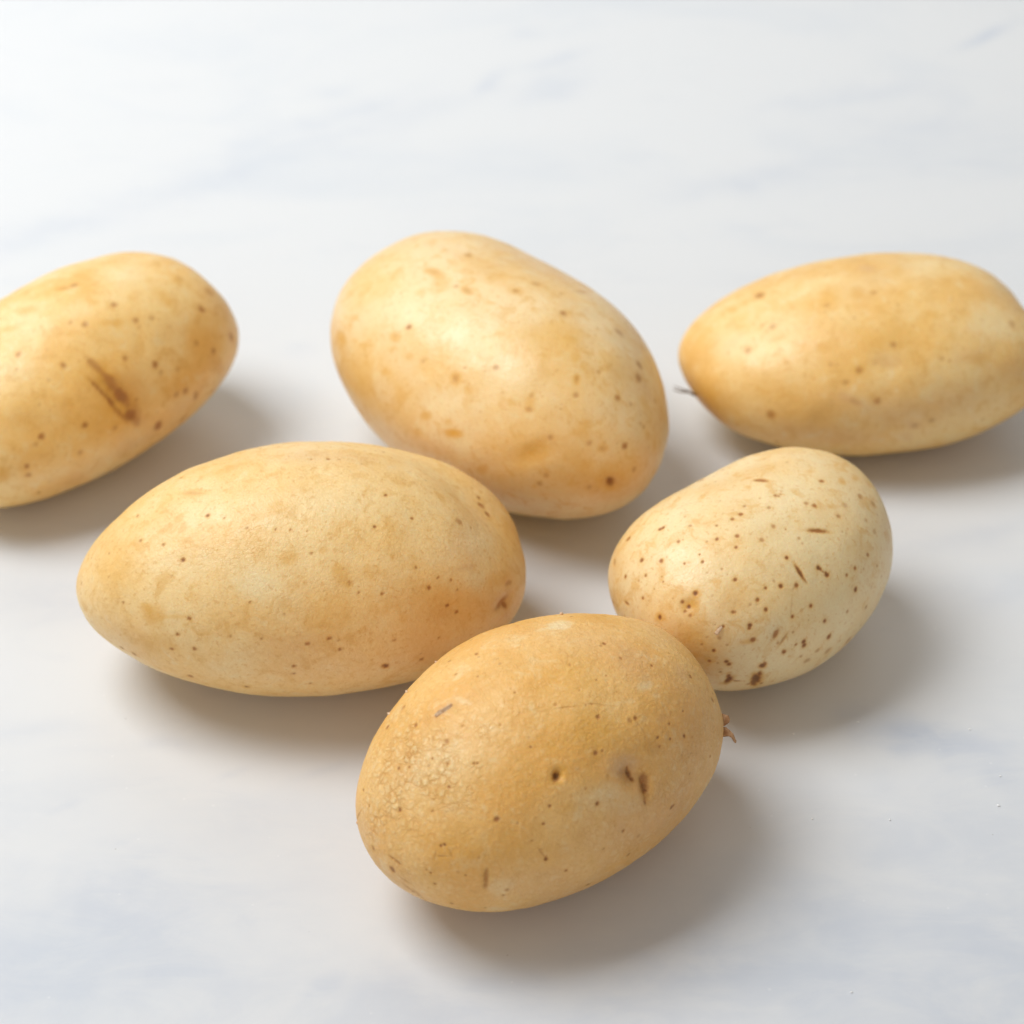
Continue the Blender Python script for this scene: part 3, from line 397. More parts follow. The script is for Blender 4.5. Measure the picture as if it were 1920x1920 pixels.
  ('k',-30,-3175,3760,401,-80,-50,-64,-193,-173,0.4),('k',-1042,-3707,2916,325,-98,-133,-59,-46,-126,0.55),('k',667,-3899,2144,194,16,-21,17,10,-162,0.45),('k',505,-3851,1728,195,18,-22,26,45,-190,0.35),
  ('k',-161,-3863,2669,1457,-50,-31,16,-122,-423,0.4),('k',1749,-3657,2816,1341,265,26,117,-147,-528,0.35),('k',3389,-2891,3220,533,182,-151,-11,-190,-249,0.4),('k',-302,-718,4569,612,-126,56,-191,-1121,-14,0.2),
  ('k',2104,-2978,3718,439,61,-61,-18,-163,-138,0.3),('k',-1649,-3767,1833,1531,-247,-228,-9,62,-364,0.3),('k',3339,-854,4190,532,-246,-240,-304,-626,96,0.2),('p',-4042,-1400,3350,464,-148,299,64,-511,-73,0.5),
  ('p',2941,-2057,4061,824,69,-246,-235,-727,-245,0.5),('p',-2495,-1387,4098,746,-137,224,-8,-457,-66,0.3),('p',1090,183,4558,804,-25,-17,-149,-751,109,0.3),('h',-38,-3252,3688,620,-35,-4,-23,-260,-259,0.4),
  ],
 'left': [('s',978,-1319,5154,-92,-3,0,3,-86,-32,0.55),('s',-48,-1498,5040,-88,20,0,-19,-81,-35,0.5),('s',-330,-1237,5105,-68,27,0,-26,-65,-24,0.3),('s',1265,-1908,4857,-95,-8,0,7,-80,-51,0.45),
  ('s',1716,-1980,4767,-79,-15,0,12,-65,-46,0.35),('s',3308,-1926,4347,-105,-61,0,42,-73,-87,0.55),('s',2676,-2577,3870,-81,-26,0,13,-40,-75,0.35),('s',3180,-2596,3408,-87,-35,0,9,-22,-91,0.5),
  ('s',-1955,-1210,4757,-64,65,0,-60,-58,-38,0.4),('s',-1142,-2108,4535,-85,26,0,-21,-68,-54,0.5),('s',462,-2581,4311,-85,1,0,-1,-58,-63,0.5),('s',1194,-2830,3929,-100,-10,0,5,-51,-86,0.7),
  ('s',1282,-2943,3698,-83,-10,0,4,-34,-76,0.3),('s',1800,-2926,3565,-75,-13,0,5,-26,-71,0.3),('s',1908,-3050,2902,-93,-19,0,1,-4,-95,0.6),('s',1576,-3107,2941,-82,-13,0,1,-8,-83,0.45),
  ('s',902,-3169,2283,-123,-16,0,-3,25,-121,0.75),('s',923,-3143,2175,-116,-15,0,-4,27,-114,0.7),('s',-1247,-3103,3189,-93,13,0,-4,-28,-89,0.75),('s',-2410,-2855,3195,-86,26,0,-10,-32,-84,0.75),
  ('s',-2948,-2874,2499,-77,28,0,-3,-10,-82,0.6),('s',-2954,-2882,2198,-80,26,0,1,3,-84,0.5),('s',-1537,-3186,2488,-82,10,0,0,-2,-83,0.4),('s',-439,-3247,2817,-83,3,0,0,-9,-83,0.35),
  ('s',1870,-2841,1826,-175,-43,0,-17,70,-165,0.3),('s',-2607,-2854,3045,-70,22,0,-7,-23,-70,0.3),('s',336,-3142,3331,-68,-2,0,1,-20,-65,0.4),('s',3924,-1353,4369,-95,-135,0,98,-69,-113,0.3),
  ('s',4022,-2160,3309,-63,-46,0,11,-15,-76,0.5),('d',4029,-2163,3281,91,54,-51,8,-31,-137,0.5),('d',2282,-2944,2486,83,32,-73,-50,7,-143,0.5),('d',505,-77,5343,113,-32,7,-36,-86,0,0.45),
  ('d',224,-31,5323,134,-101,15,-44,-82,0,0.2),('d',-364,-2495,4344,105,22,35,132,-265,-250,0.45),('d',-184,-2836,3949,134,14,33,122,-226,-326,0.6),('d',-13,-3073,3524,153,11,31,110,-127,-311,0.8),
  ('d',99,-3229,2975,163,-9,-68,-36,-29,-172,0.75),('d',193,-3246,2813,157,3,-13,55,-23,-302,0.45),('d',-555,-2844,3890,60,7,20,147,-227,-314,0.55),('d',-382,-3048,3547,71,3,16,78,-103,-226,0.8),
  ('d',-219,-3187,3170,61,6,27,186,-86,-324,0.5),('d',3222,-982,4896,53,-81,-43,-71,-64,9,0.15),('a',642,-1752,4960,258,-108,-51,-65,-96,-52,0.6),('a',179,15,5317,192,-125,24,-72,-145,4,0.5),
  ('a',546,-972,5251,134,-80,-14,-61,-96,-25,0.4),('a',-229,154,5263,84,-107,21,-96,-163,3,0.3),('a',-996,-26,5146,200,-207,54,-71,-136,-9,0.45),('a',-1708,-315,4971,193,-164,58,-52,-115,-15,0.35),
  ('a',-575,-1501,4974,414,-219,-28,-55,-93,-46,0.35),('a',2727,-259,5159,108,-31,-28,-110,-177,22,0.3),('a',2308,-884,5165,114,-35,-28,-80,-125,-15,0.3),('a',3202,-1012,4895,119,-124,-81,-134,-130,10,0.5),
  ('a',3342,-1246,4755,102,-53,-66,-104,-107,1,0.3),('a',3924,-1353,4369,211,73,-124,-99,-150,-5,0.35),('a',2356,-1483,4949,80,-345,-175,-258,-128,-7,0.4),('a',2385,-1729,4813,105,-17,-34,-66,-98,-43,0.4),
  ('a',-1955,-1210,4757,94,-82,4,-62,-96,-51,0.3),('a',-1272,-1744,4727,89,-55,-8,-67,-99,-68,0.3),('a',1643,-3089,3005,456,66,-79,47,-24,-249,0.4),('a',-1413,-2783,3782,99,-36,-24,-55,-68,-119,0.3),
  ('a',-181,-2984,3701,353,-442,-803,-411,-46,-119,0.8),('a',-196,-2629,4219,152,-256,-281,-243,-49,-81,0.4),('a',-2737,-2540,3533,906,-503,-124,-252,-305,-570,0.5),('a',1039,-2198,4663,1314,-170,-202,-223,-498,-383,0.2),
  ('a',-3585,-2613,2387,245,-135,-35,-44,-9,-282,0.8),('a',-572,-3196,3079,1117,-147,-421,-110,-98,-457,0.3),('a',994,-2465,4423,124,-29,-37,-161,-222,-215,0.3),('a',2966,-2416,3968,462,41,-216,-260,-349,-369,0.3),
  ('a',1058,428,5304,812,-30,-1,-153,-378,63,0.2),('a',508,241,5319,852,-117,58,-96,-249,24,0.3),('a',761,-315,5350,527,-416,-1,-190,-311,-14,0.3),('k',319,-3133,1912,1346,82,118,152,139,-331,0.5),
  ('k',3639,-2210,2017,408,338,-498,-286,0,-333,0.4),('k',-1590,-3002,1573,896,-140,147,124,134,-328,0.5),('k',1818,-3046,2436,404,91,-23,154,94,-348,0.3),('k',247,-3243,2838,281,1,-127,-36,-20,-229,0.35),
  ('k',4045,-1423,4228,618,434,-271,-23,-467,-282,0.25),('k',397,-3048,3584,291,-181,-420,-344,-73,-158,0.3),('p',-1279,-214,5088,747,-293,184,-228,-689,-59,0.45),('p',1762,-435,5308,514,-275,-67,-401,-646,-13,0.5),
  ('p',2420,-2305,4342,230,-17,-88,-284,-394,-331,0.25),('p',-2488,-2986,1988,983,-253,130,67,38,-298,0.35),('p',54,-3255,2468,435,10,55,106,22,-285,0.2),('p',-2243,-1514,4547,505,-425,13,-155,-234,-154,0.3),
  ('p',93,-918,5235,306,-208,-18,-181,-286,-76,0.3),('e',-210,-3018,3631,181,21,61,291,-313,-595,0.9),('h',-2766,-2575,3465,700,-382,-99,-173,-207,-410,0.4),('a',16,-3094,3472,492,50,146,269,-220,-581,0.5),
  ('d',-42,-2992,3695,223,28,73,225,-237,-457,0.22),('d',199,-3206,3096,220,10,24,85,-52,-275,0.3),],
}
# Grey-blue veins of the marble, then broad clouds painting light falloff in the foreground, 1/10 mm: centre, two half-axes; strength
VEINS_AND_FALLOFF = [(-976,1783,689,432,21,-83,0.34),(-578,2186,207,107,10,-56,0.36),(-489,2223,105,46,5,-32,0.4),(-1422,1471,269,114,17,-68,0.42),(-851,1972,85,106,33,-90,0.3),
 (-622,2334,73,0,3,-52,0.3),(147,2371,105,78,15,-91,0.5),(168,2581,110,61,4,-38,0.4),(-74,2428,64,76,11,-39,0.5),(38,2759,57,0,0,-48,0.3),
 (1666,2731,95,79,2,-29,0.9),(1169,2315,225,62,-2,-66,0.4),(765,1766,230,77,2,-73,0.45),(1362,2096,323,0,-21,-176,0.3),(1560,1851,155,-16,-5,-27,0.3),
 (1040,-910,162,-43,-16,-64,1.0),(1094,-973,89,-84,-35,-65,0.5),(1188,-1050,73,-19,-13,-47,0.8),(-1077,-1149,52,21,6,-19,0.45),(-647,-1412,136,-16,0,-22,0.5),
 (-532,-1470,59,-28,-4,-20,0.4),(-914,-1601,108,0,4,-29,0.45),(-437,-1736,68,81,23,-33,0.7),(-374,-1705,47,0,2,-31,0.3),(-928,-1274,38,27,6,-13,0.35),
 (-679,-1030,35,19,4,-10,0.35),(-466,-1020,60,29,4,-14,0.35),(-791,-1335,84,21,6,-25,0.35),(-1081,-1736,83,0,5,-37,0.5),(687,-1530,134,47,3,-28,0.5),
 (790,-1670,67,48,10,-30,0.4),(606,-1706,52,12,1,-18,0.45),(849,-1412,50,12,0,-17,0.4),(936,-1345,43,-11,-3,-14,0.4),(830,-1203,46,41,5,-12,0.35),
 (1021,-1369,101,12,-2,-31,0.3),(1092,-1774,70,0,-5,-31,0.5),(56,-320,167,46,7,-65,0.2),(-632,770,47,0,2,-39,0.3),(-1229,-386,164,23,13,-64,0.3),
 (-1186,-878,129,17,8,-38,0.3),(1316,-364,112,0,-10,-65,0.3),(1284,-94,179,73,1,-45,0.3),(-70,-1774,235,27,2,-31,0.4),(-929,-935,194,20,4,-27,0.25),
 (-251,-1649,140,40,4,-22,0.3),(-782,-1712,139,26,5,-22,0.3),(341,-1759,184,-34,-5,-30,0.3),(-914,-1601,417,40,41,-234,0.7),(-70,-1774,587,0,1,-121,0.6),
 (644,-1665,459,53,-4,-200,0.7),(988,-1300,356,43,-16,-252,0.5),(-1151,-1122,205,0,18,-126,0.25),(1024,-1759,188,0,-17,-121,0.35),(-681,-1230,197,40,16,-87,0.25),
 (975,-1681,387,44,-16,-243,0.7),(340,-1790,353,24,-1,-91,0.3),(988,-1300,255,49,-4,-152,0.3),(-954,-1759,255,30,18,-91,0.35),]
VEIN_DOTS = [[0.0674, -0.1624], [0.0827, -0.1796]]
CRUMBS = [[0.0858, -0.0848, 4], [0.0695, -0.0891, 4], [0.1131, -0.0874, 4.5], [0.1182, -0.1041, 4], [0.1163, -0.1142, 5], [0.0898, -0.119, 4], [0.0714, -0.1187, 4], [0.0752, -0.173, 4]]
FLAKES = [('front', 'flap', [[3996, -1451, 3113], [4065, -1506, 3093], [4123, -1555, 3074], [4129, -1619, 3006], [4086, -1647, 2947], [4017, -1644, 2908], [3963, -1641, 2879], [3909, -1611, 2879]]), ('front', 'flap', [[3862, -1700, 2955], [3945, -1754, 2945], [3999, -1836, 2887], [4042, -1911, 2829], [4045, -1982, 2751], [4055, -2040, 2693], [4030, -2060, 2654], [3994, -2023, 2673], [3998, -1965, 2741], [3937, -1897, 2780], [3865, -1849, 2790], [3804, -1832, 2771]]), ('front', 'crumb', [[-1796, 1696, 4620], [-1789, 1760, 4697], [-1725, 1725, 4697], [-1732, 1686, 4649]]), ('front', 'crumb', [[-2705, 1384, 4372], [-2712, 1447, 4438], [-2656, 1425, 4448], [-2645, 1368, 4391]]), ('front', 'crumb', [[-3208, 1263, 3995], [-3232, 1344, 4071], [-3165, 1316, 4081], [-3155, 1260, 4024]]), ('front', 'crumb', [[-4701, -37, 2407], [-4725, 19, 2454], [-4687, 39, 2501], [-4652, -22, 2454]]), ('front', 'crumb', [[1331, 1481, 4989], [1353, 1521, 5047], [1417, 1486, 5047], [1410, 1446, 4999]]), ('front', 'curl', [[-2874, -328, 5184], [-2764, -323, 5258], [-2568, -356, 5341], [-2458, -375, 5387], [-2469, -419, 5332], [-2599, -413, 5258], [-2750, -396, 5184], [-2850, -382, 5138]]), ('speck', 'curl', [[-3036, -2430, 3315], [-2934, -2413, 3405], [-2844, -2416, 3465], [-2814, -2463, 3435], [-2891, -2488, 3355], [-3000, -2492, 3275]])]
ROOTS = [('right', [[-4989, -1343, 1604], [-5163, -1267, 1686], [-5282, -1260, 1686], [-5401, -1252, 1686], [-5519, -1226, 1709], [-5606, -1193, 1744]]), ('right', [[-4996, -1179, 1524], [-5171, -1103, 1606], [-5318, -1066, 1641], [-5465, -1029, 1677], [-5568, -995, 1712]])]

# ---------------------------------------------------------------- the setting
def mesh_obj(name, verts, faces, mat, parent=None, smooth_shade=True):
    me = bpy.data.meshes.new(name)
    me.from_pydata([tuple(map(float, v)) for v in verts], [], faces)
    me.update()
    if smooth_shade: me.polygons.foreach_set('use_smooth', [True]*len(me.polygons))
    me.materials.append(mat)
    o = bpy.data.objects.new(name, me); C.objects.link(o); o.parent = parent
    return o

def build_counter():
    # top as a grid that is fine where the veins are, with a rounded rim and real thickness
    x0, x1, y0, y1, R, H = -1.1, 1.1, -0.95, 0.3045, 0.003, 0.03
    def axis(a, b, lo, hi, n):
        mid = np.linspace(lo, hi, n)
        return np.concatenate([np.linspace(a, lo, 24)[:-1], mid, np.linspace(hi, b, 24)[1:]])
    xs = axis(x0, x1, -0.22, 0.22, 260); ys = axis(y0, y1, -0.24, 0.29, 300)
    prof = [(R*(1 - math.sin(t)), -R*(1 - math.cos(t))) for t in np.linspace(math.pi/2, 0, 6)[::-1]]
    X, Y = np.meshgrid(xs, ys)
    V = np.stack([X.ravel(), Y.ravel(), np.zeros(X.size)], -1)
    a = np.zeros(len(V))
    for cx, cy, ux, uy, wx, wy, s in VEINS_AND_FALLOFF:
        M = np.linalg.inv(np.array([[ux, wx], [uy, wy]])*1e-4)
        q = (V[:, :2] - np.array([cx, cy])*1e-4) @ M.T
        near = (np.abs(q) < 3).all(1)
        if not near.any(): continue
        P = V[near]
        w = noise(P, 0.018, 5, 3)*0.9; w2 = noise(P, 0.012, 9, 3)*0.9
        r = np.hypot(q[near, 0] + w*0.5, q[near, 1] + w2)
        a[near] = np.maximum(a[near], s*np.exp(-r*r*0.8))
    nx, ny = len(xs), len(ys)
    faces = [(j*nx+i, j*nx+i+1, (j+1)*nx+i+1, (j+1)*nx+i) for j in range(ny-1) for i in range(nx-1)]
    verts = V.tolist(); att = a.tolist()
    # rim: from the outermost ring outwards and down
    ring = [i for i in range(nx)] + [j*nx+nx-1 for j in range(1, ny)] + [(ny-1)*nx+i for i in range(nx-2, -1, -1)] + [j*nx for j in range(ny-2, 0, -1)]
    prev = ring
    outl = [(R*math.sin(t), -R*(1-math.cos(t))) for t in np.linspace(0, math.pi/2, 6)[1:]] + [(R, -H)]
    for dx, dz in outl:
        cur = []
        for k in ring:
            x, y = V[k][0], V[k][1]
            ox = dx if x >= x1-1e-9 else (-dx if x <= x0+1e-9 else 0)
            oy = dx if y >= y1-1e-9 else (-dx if y <= y0+1e-9 else 0)
            cur.append(len(verts)); verts.append([x+ox, y+oy, dz]); att.append(0)
        n = len(ring)
        faces += [(prev[i], cur[i], cur[(i+1) % n], prev[(i+1) % n]) for i in range(n)]
        prev = cur
    faces.append(tuple(prev))
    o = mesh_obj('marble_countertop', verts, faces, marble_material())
    at = o.data.attributes.new('vein_falloff', 'FLOAT', 'POINT'); at.data.foreach_set('value', np.array(att, dtype=np.float32))
    o['kind'] = 'structure'
    o['label'] = 'white marble countertop with faint grey blue veins'
    return o
build_counter()

wm = wall_material('wall_paint', (0.80, 0.80, 0.80), (0.83, 0.83, 0.825))
w = mesh_obj('wall', [(-3, 1.3, -0.9), (3, 1.3, -0.9), (3, 1.3, 2.4), (-3, 1.3, 2.4), (-3, 1.4, -0.9), (3, 1.4, -0.9), (3, 1.4, 2.4), (-3, 1.4, 2.4)],
             [(0, 1, 2, 3), (5, 4, 7, 6), (3, 2, 6, 7), (4, 5, 1, 0), (4, 0, 3, 7), (1, 5, 6, 2)], wm, smooth_shade=False)
w['kind'] = 'structure'; w['label'] = 'plain pale wall far behind the countertop'
fm = wall_material('floor_paint', (0.40, 0.40, 0.40), (0.44, 0.44, 0.43))
fl = mesh_obj('floor', [(-3, -2.5, -0.9), (3, -2.5, -0.9), (3, 1.3, -0.9), (-3, 1.3, -0.9)], [(0, 1, 2, 3)], fm, smooth_shade=False)
fl['kind'] = 'structure'; fl['label'] = 'grey floor below the countertop'

# ---------------------------------------------------------------- the potatoes
def outline_basis(d):
    x, y, z = d.T
    return np.stack([x, y, z, x*y, y*z, z*x, x*x-y*y, 3*z*z-1, x**3, y**3, z**3, x*y*y, x*z*z, y*x*x, y*z*z, z*x*x, z*y*y,
                     x*y*z, x**4, y**4, x*x*y*y, x**3*y, x*y**3,
                     x**5, x**6, x**4*y, x**4*z, x**3*y*y, x**5*y, z**4], -1)

def cube_sphere(n):
    t = np.arange(n + 1)
    I, J = [g.ravel() for g in np.meshgrid(t, t, indexing='ij')]
    full, zero = np.full_like(I, n), np.zeros_like(I)
    sides = [((full, I, J), 0), ((zero, I, J), 1), ((I, full, J), 1), ((I, zero, J), 0), ((I, J, full), 0), ((I, J, zero), 1)]
    codes, quads = [], []
    base = 0
    a = np.arange(n)[:, None]*(n+1) + np.arange(n)[None]
    a = a.ravel()
    for (x, y, z), flip in sides:
        codes.append((x*(n+1) + y)*(n+1) + z)
        q = np.stack([a, a+n+1, a+n+2, a+1], -1) + base
        quads.append(q[:, ::-1] if flip else q)
        base += (n+1)**2
    codes = np.concatenate(codes); quads = np.concatenate(quads)
    uniq, inv = np.unique(codes, return_inverse=True)
    x, y, z = uniq//(n+1)**2, (uniq//(n+1)) % (n+1), uniq % (n+1)
    P = np.stack([x, y, z], -1)/n*2 - 1
    D = np.tan(P*math.pi/4)
    D /= np.linalg.norm(D, axis=1)[:, None]
    return D, inv.ravel()[quads]

def vert_normals(V, Q):
    fn = np.cross(V[Q[:, 2]] - V[Q[:, 0]], V[Q[:, 3]] - V[Q[:, 1]])
    N = np.zeros_like(V)
    for k in range(4):
        for ax in range(3):
            N[:, ax] += np.bincount(Q[:, k], weights=fn[:, ax], minlength=len(V))
    return N/(np.linalg.norm(N, axis=1)[:, None] + 1e-20)

def grid_mesh(name, V, Q, N, stain, blem, mat, parent):
    used = np.unique(Q)
    remap = np.zeros(len(V), np.int64); remap[used] = np.arange(len(used))
    v, q, n = V[used], remap[Q], N[used]
    me = bpy.data.meshes.new(name)
    me.vertices.add(len(v)); me.vertices.foreach_set('co', v.astype(np.float32).ravel())
    me.loops.add(q.size); me.loops.foreach_set('vertex_index', q.astype(np.int32).ravel())
    me.polygons.add(len(q)); me.polygons.foreach_set('loop_start', (np.arange(len(q))*4).astype(np.int32))
    me.update(calc_edges=True)
    me.polygons.foreach_set('use_smooth', np.ones(len(q), dtype=bool))
    for nm, arr in (('stain', stain), ('blemish', blem)):
        at = me.attributes.new(nm, 'FLOAT_COLOR', 'POINT')
        at.data.foreach_set('color', np.concatenate([arr[used], np.ones((len(used), 1))], 1).astype(np.float32).ravel())
    me.normals_split_custom_set_from_vertices(n.astype(np.float32))
    me.materials.append(mat)
    o = bpy.data.objects.new(name, me); C.objects.link(o); o.parent = parent
    return o

def make_potato(key, label, res, mat, seed, fine, speck_gain=1.0, eye_name='eye'):
    f = FORM[key]
    cx, cy, yaw, ax, bx, cz, tilt = f[:7]
    D, Q = cube_sphere(res)
    V = D*np.array([ax, bx, cz])*(1 + outline_basis(D) @ np.array(f[7:]))[:, None]
    ct, st = math.cos(tilt), math.sin(tilt)
    V = np.stack([V[:, 0]*ct - V[:, 2]*st, V[:, 1], V[:, 0]*st + V[:, 2]*ct], -1)
    V[:, 2] -= V[:, 2].min()
    N = vert_normals(V, Q)
    amber, pale, russet = (np.zeros(len(V)) for _ in range(3))
    dark, net, rub, disp = (np.zeros(len(V)) for _ in range(4))
    net += 0.24
    n3, n1, n06 = noise(V, 0.0045, seed, 3), noise(V, 0.0016, seed+1, 2), noise(V, 0.0008, seed+2, 1)
    rng = np.random.RandomState(seed)
    marks = [(m[0], np.array(m[1:10])*1e-5, m[10]) for m in MARKS[key]]
    # small specks all over, the far side included
    idx = rng.randint(0, len(V), 150)
    for c in idx:
        p, nn = V[c], N[c]
        e1 = np.cross(nn, [0.3, 0.1, 1.0]); e1 /= np.linalg.norm(e1)
        far = nn @ np.array([0, 0, 0]) + (1 if (nn[1]*math.cos(yaw) + nn[0]*math.sin(yaw)) > 0.45 or nn[2] < -0.35 else 0)
        r = rng.uniform(0.00022, 0.00045) if not far else rng.uniform(0.0003, 0.0007)
        s = rng.uniform(0.12, 0.40) if not far else rng.uniform(0.4, 0.9)
        marks.append(('s', np.concatenate([p, e1*r, np.cross(nn, e1)*r]), s*speck_gain))
    owner = np.full(len(V), -1)
    eyes = 0
    for k, w, s in marks:
        c, U, W = w[:3], w[3:6], w[6:9]
        reach = (np.linalg.norm(U) + np.linalg.norm(W))*2.3 + 0.0008
        sel = np.nonzero((np.abs(V[:, 0]-c[0]) < reach) & (np.abs(V[:, 1]-c[1]) < reach) & (np.abs(V[:, 2]-c[2]) < reach))[0]
        if not len(sel): continue
        nn = np.cross(U, W); size = math.sqrt(np.linalg.norm(nn)) + 1e-9; nn /= np.linalg.norm(nn) + 1e-12
        M = np.linalg.inv(np.stack([U, W, nn*max(size, 0.002)], 1))
        q = (V[sel] - c) @ M.T
        r = np.sqrt(q[:, 0]**2 + q[:, 1]**2 + 0.5*q[:, 2]**2)
        if k == 's':
            r = r*(1 + 0.25*n06[sel])
            dark[sel] = np.maximum(dark[sel], s*smooth(1.35, 0.35, r))
            amber[sel] = np.maximum(amber[sel], 0.55*s*np.exp(-(r/1.7)**2))
            disp[sel] -= 0.00006*s*np.exp(-r*r)
        elif k == 'd':
            rr = r + 0.30*n1[sel] + 0.15*n06[sel]
            dark[sel] = np.maximum(dark[sel], s*smooth(1.35, 0.45, rr))
            amber[sel] = np.maximum(amber[sel], 0.6*s*smooth(2.2, 0.9, rr))
            disp[sel] -= 0.00018*s*np.exp(-r*r)
        elif k in 'akp':
            rr = r + 0.42*n3[sel] + 0.16*n1[sel]
            g = s*(0.65*np.exp(-rr*np.abs(rr)*1.1) + 0.35*smooth(1.25, 0.75, rr)) if size < 0.004 else s*np.exp(-rr*np.abs(rr)*1.0)
            g = np.clip(g, 0, s)
            if k == 'a': amber[sel] = 1 - (1-amber[sel])*(1-g)
            if k == 'k': russet[sel] = 1 - (1-russet[sel])*(1-g)
            if k == 'p': pale[sel] = 1 - (1-pale[sel])*(1-g)
        elif k == 'n':
            net[sel] = np.maximum(net[sel], s*np.exp(-r*r*0.9 + 0.3*n3[sel]).clip(0, 1))
        elif k in 'eh':
            disp[sel] -= s*0.001*np.exp(-r*r*1.6)
            if k == 'e':
                rr = r + 0.15*n1[sel]
                pick = sel[(rr < 0.85) & (np.abs(q[:, 2]) < 1.5)]
                owner[pick] = eyes; eyes += 1
    disp += 0.00055*noise(V, 0.016, seed+5, 2) + 0.00018*noise(V, 0.007, seed+9, 2) + 0.00006*n3 + fine*(0.00005*n1 + 0.00003*n06)
    V = V + N*disp[:, None]
    V[:, 2] -= V[:, 2].min()
    N = vert_normals(V, Q)
    root = bpy.data.objects.new('potato', None); C.objects.link(root)
    root.empty_display_size = 0.02
    root.location = (cx, cy, 0.00005); root.rotation_euler = (0, 0, yaw)
    root['label'] = label; root['category'] = 'potato'; root['group'] = 'pale yellow potatoes scattered on the marble'
    stain = np.stack([amber, pale, russet], -1).clip(0, 1); blem = np.stack([dark, net, rub], -1).clip(0, 1)
    fo = owner[Q]
    fown = np.where((fo == fo[:, :1]).all(1), fo[:, 0], -1)
    grid_mesh('skin', V, Q[fown < 0], N, stain, blem, mat, root)
    for e in range(eyes):
        if (fown == e).sum() > 12:
            grid_mesh(eye_name if e == 0 else 'eye', V, Q[fown == e], N, stain, blem, mat, root)
    return root

cream, gold = (0.93, 0.67, 0.315), (0.90, 0.58, 0.215)
front = make_potato('front', 'nearest potato, golden tan with netted skin, a small round hole and a papery flake', 290,
    skin_material('skin_netted_gold', (0.88, 0.535, 0.185), (0.83, 0.43, 0.10), 1.0, 0.46, 1), 1, 1.0)
midleft = make_potato('midleft', 'long oval potato with three amber blotches in a row, left behind the netted one', 220,
    skin_material('skin_smooth_cream', cream, gold, 0.55, 0.42, 2), 2, 0.6)
speckled = make_potato('speck', 'palest and smallest potato, cream coloured and thickly freckled with dark brown specks and nicks', 220,
    skin_material('skin_pale_cream', (0.92, 0.72, 0.40), (0.90, 0.64, 0.30), 0.25, 0.36, 3), 3, 0.3)
center = make_potato('center', 'big tilted potato at the back middle with one dark eye near its lower end', 170,
    skin_material('skin_glossy_cream', (0.90, 0.67, 0.36), (0.87, 0.57, 0.225), 0.1, 0.36, 4), 4, 0.2)
right = make_potato('right', 'tapering potato at the back right with a thin root hair on its pointed end', 150,
    skin_material('skin_tapering_gold', (0.90, 0.63, 0.27), (0.86, 0.52, 0.16), 0.1, 0.38, 5), 5, 0.2)
left = make_potato('left', 'potato cut by the left edge with a long double brown scratch scar across its side', 150,
    skin_material('skin_scratched_gold', (0.91, 0.64, 0.27), (0.88, 0.53, 0.16), 0.1, 0.38, 6), 6, 0.2, eye_name='scar')
ROOT = {'front': front, 'midleft': midleft, 'speck': speckled, 'center': center, 'right': right, 'left': left}

# ---------------------------------------------------------------- loose bits of skin and root hairs
tan_flake = plain_skin('dry_tan_skin', (0.56, 0.33, 0.17), (0.42, 0.21, 0.09))
pale_flake = plain_skin('dry_pale_skin', (0.80, 0.58, 0.38), (0.66, 0.40, 0.22), 0.5)
hair_mat = plain_skin('dried_root', (0.22, 0.17, 0.13), (0.32, 0.27, 0.22), 0.8)

def flake(owner, kind, pts, mat):
    P = np.array(pts)*1e-5
    c = P.mean(0)
    U, S_, Vt = np.linalg.svd(P - c)
    n = Vt[2]; size = S_[0]*0.5
    n = n if n[2] > 0 else -n
    bow = {'flap': 0.35, 'crumb': 0.3, 'curl': 0.08}[kind]
    th = {'flap': 0.00012, 'crumb': 0.0005, 'curl': 0.00008}[kind]
    # refine the outline, then rings towards the centre; the piece is bowed out of its plane
    O = []
    for i in range(len(P)):
        O += [P[i], 0.5*(P[i] + P[(i+1) % len(P)])]
    O = np.array(O); m = len(O)
    rng = np.random.RandomState(len(P)*7 + int(abs(P[0, 0])*1e5) % 97)
    verts, faces = [], []
    for side in (1, -1):
        for t in (1.0, 0.62, 0.28):
            for p in O:
                q = c + (p - c)*t
                along = (q - c) @ Vt[0]/max(size, 1e-6)
                verts.append(q + n*(bow*size*(0.5 - along*along) + side*th*(0.2 if t == 1 else 1.0)*0.5 + rng.normal()*0.03*size))
        verts.append(c + n*(bow*size*0.5 + side*th*0.6))
    off = 3*m + 1
    for s in (0, 1):
        b = s*off
        for r_ in (0, 1):
            for i in range(m):
                j = (i+1) % m
                q = (b+r_*m+i, b+r_*m+j, b+(r_+1)*m+j, b+(r_+1)*m+i)
                faces.append(q if s == 0 else q[::-1])
        for i in range(m):
            q = (b+2*m+i, b+2*m+(i+1) % m, b+3*m)
            faces.append(q if s == 0 else q[::-1])
    for i in range(m):
        j = (i+1) % m
        faces.append((i, off+i, off+j, j))
    return mesh_obj('skin_flake', verts, faces, mat, ROOT[owner])

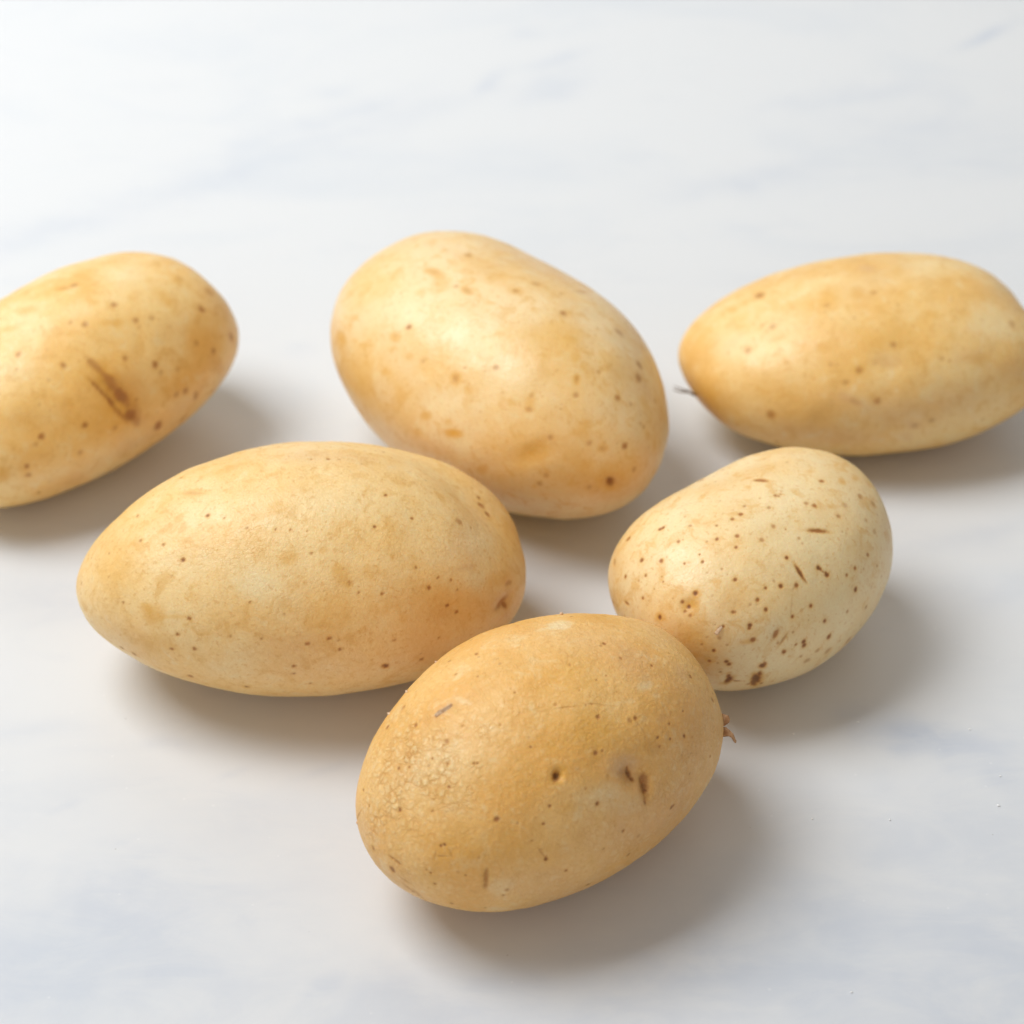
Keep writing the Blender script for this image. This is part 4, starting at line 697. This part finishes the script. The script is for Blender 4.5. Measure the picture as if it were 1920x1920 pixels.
for owner, kind, pts in FLAKES:
    flake(owner, kind, pts, tan_flake if kind == 'flap' else pale_flake)

def tube(name, pts, r0, r1, mat, parent):
    P = np.array(pts)*1e-5
    t = np.linspace(0, len(P)-1, 14); P = np.stack([np.interp(t, np.arange(len(P)), P[:, k]) for k in range(3)], -1)
    for _ in range(2): P[1:-1] = (P[:-2] + 2*P[1:-1] + P[2:])/4
    verts, faces, n, m = [], [], len(P), 7
    for i in range(n):
        d = P[min(i+1, n-1)] - P[max(i-1, 0)]; d /= np.linalg.norm(d)
        e = np.cross(d, [0, 0, 1.0]); e /= np.linalg.norm(e); g = np.cross(d, e)
        r = r0 + (r1-r0)*i/(n-1)
        for k in range(m):
            a = 2*math.pi*k/m
            verts.append(P[i] + r*(math.cos(a)*e + math.sin(a)*g))
    for i in range(n-1):
        for k in range(m):
            faces.append((i*m+k, i*m+(k+1) % m, (i+1)*m+(k+1) % m, (i+1)*m+k))
    faces += [tuple(range(m))[::-1], tuple((n-1)*m+k for k in range(m))]
    return mesh_obj(name, verts, faces, mat, parent)
for i, (owner, pts) in enumerate(ROOTS):
    tube('root_hair', pts, 0.00045 if i == 0 else 0.0003, 0.00012, hair_mat, ROOT[owner])

# ---------------------------------------------------------------- crumbs on the marble
crumb_mat = plain_skin('pale_crumb', (0.93, 0.93, 0.92), (0.90, 0.90, 0.89), 0.5)
def crumb(x, y, size, seed):
    D, Q = cube_sphere(4)
    rng = np.random.RandomState(seed)
    r = size*0.6e-4*(1 + 0.25*noise(D, 0.6, seed, 1))
    V = D*r[:, None]*np.array([1.2, 0.85, 0.6]); V[:, 2] -= V[:, 2].min()
    o = mesh_obj('crumb', V, [tuple(int(t) for t in q) for q in Q], crumb_mat)
    o.location = (x, y, 0.00003); o.rotation_euler = (0, 0, rng.uniform(0, 6))
    o['label'] = 'tiny white crumb lying on the marble to the lower right'
    o['category'] = 'crumb'; o['group'] = 'tiny white crumbs scattered on the marble at the lower right'
for i, (x, y, s) in enumerate(CRUMBS): crumb(x, y, s, i)
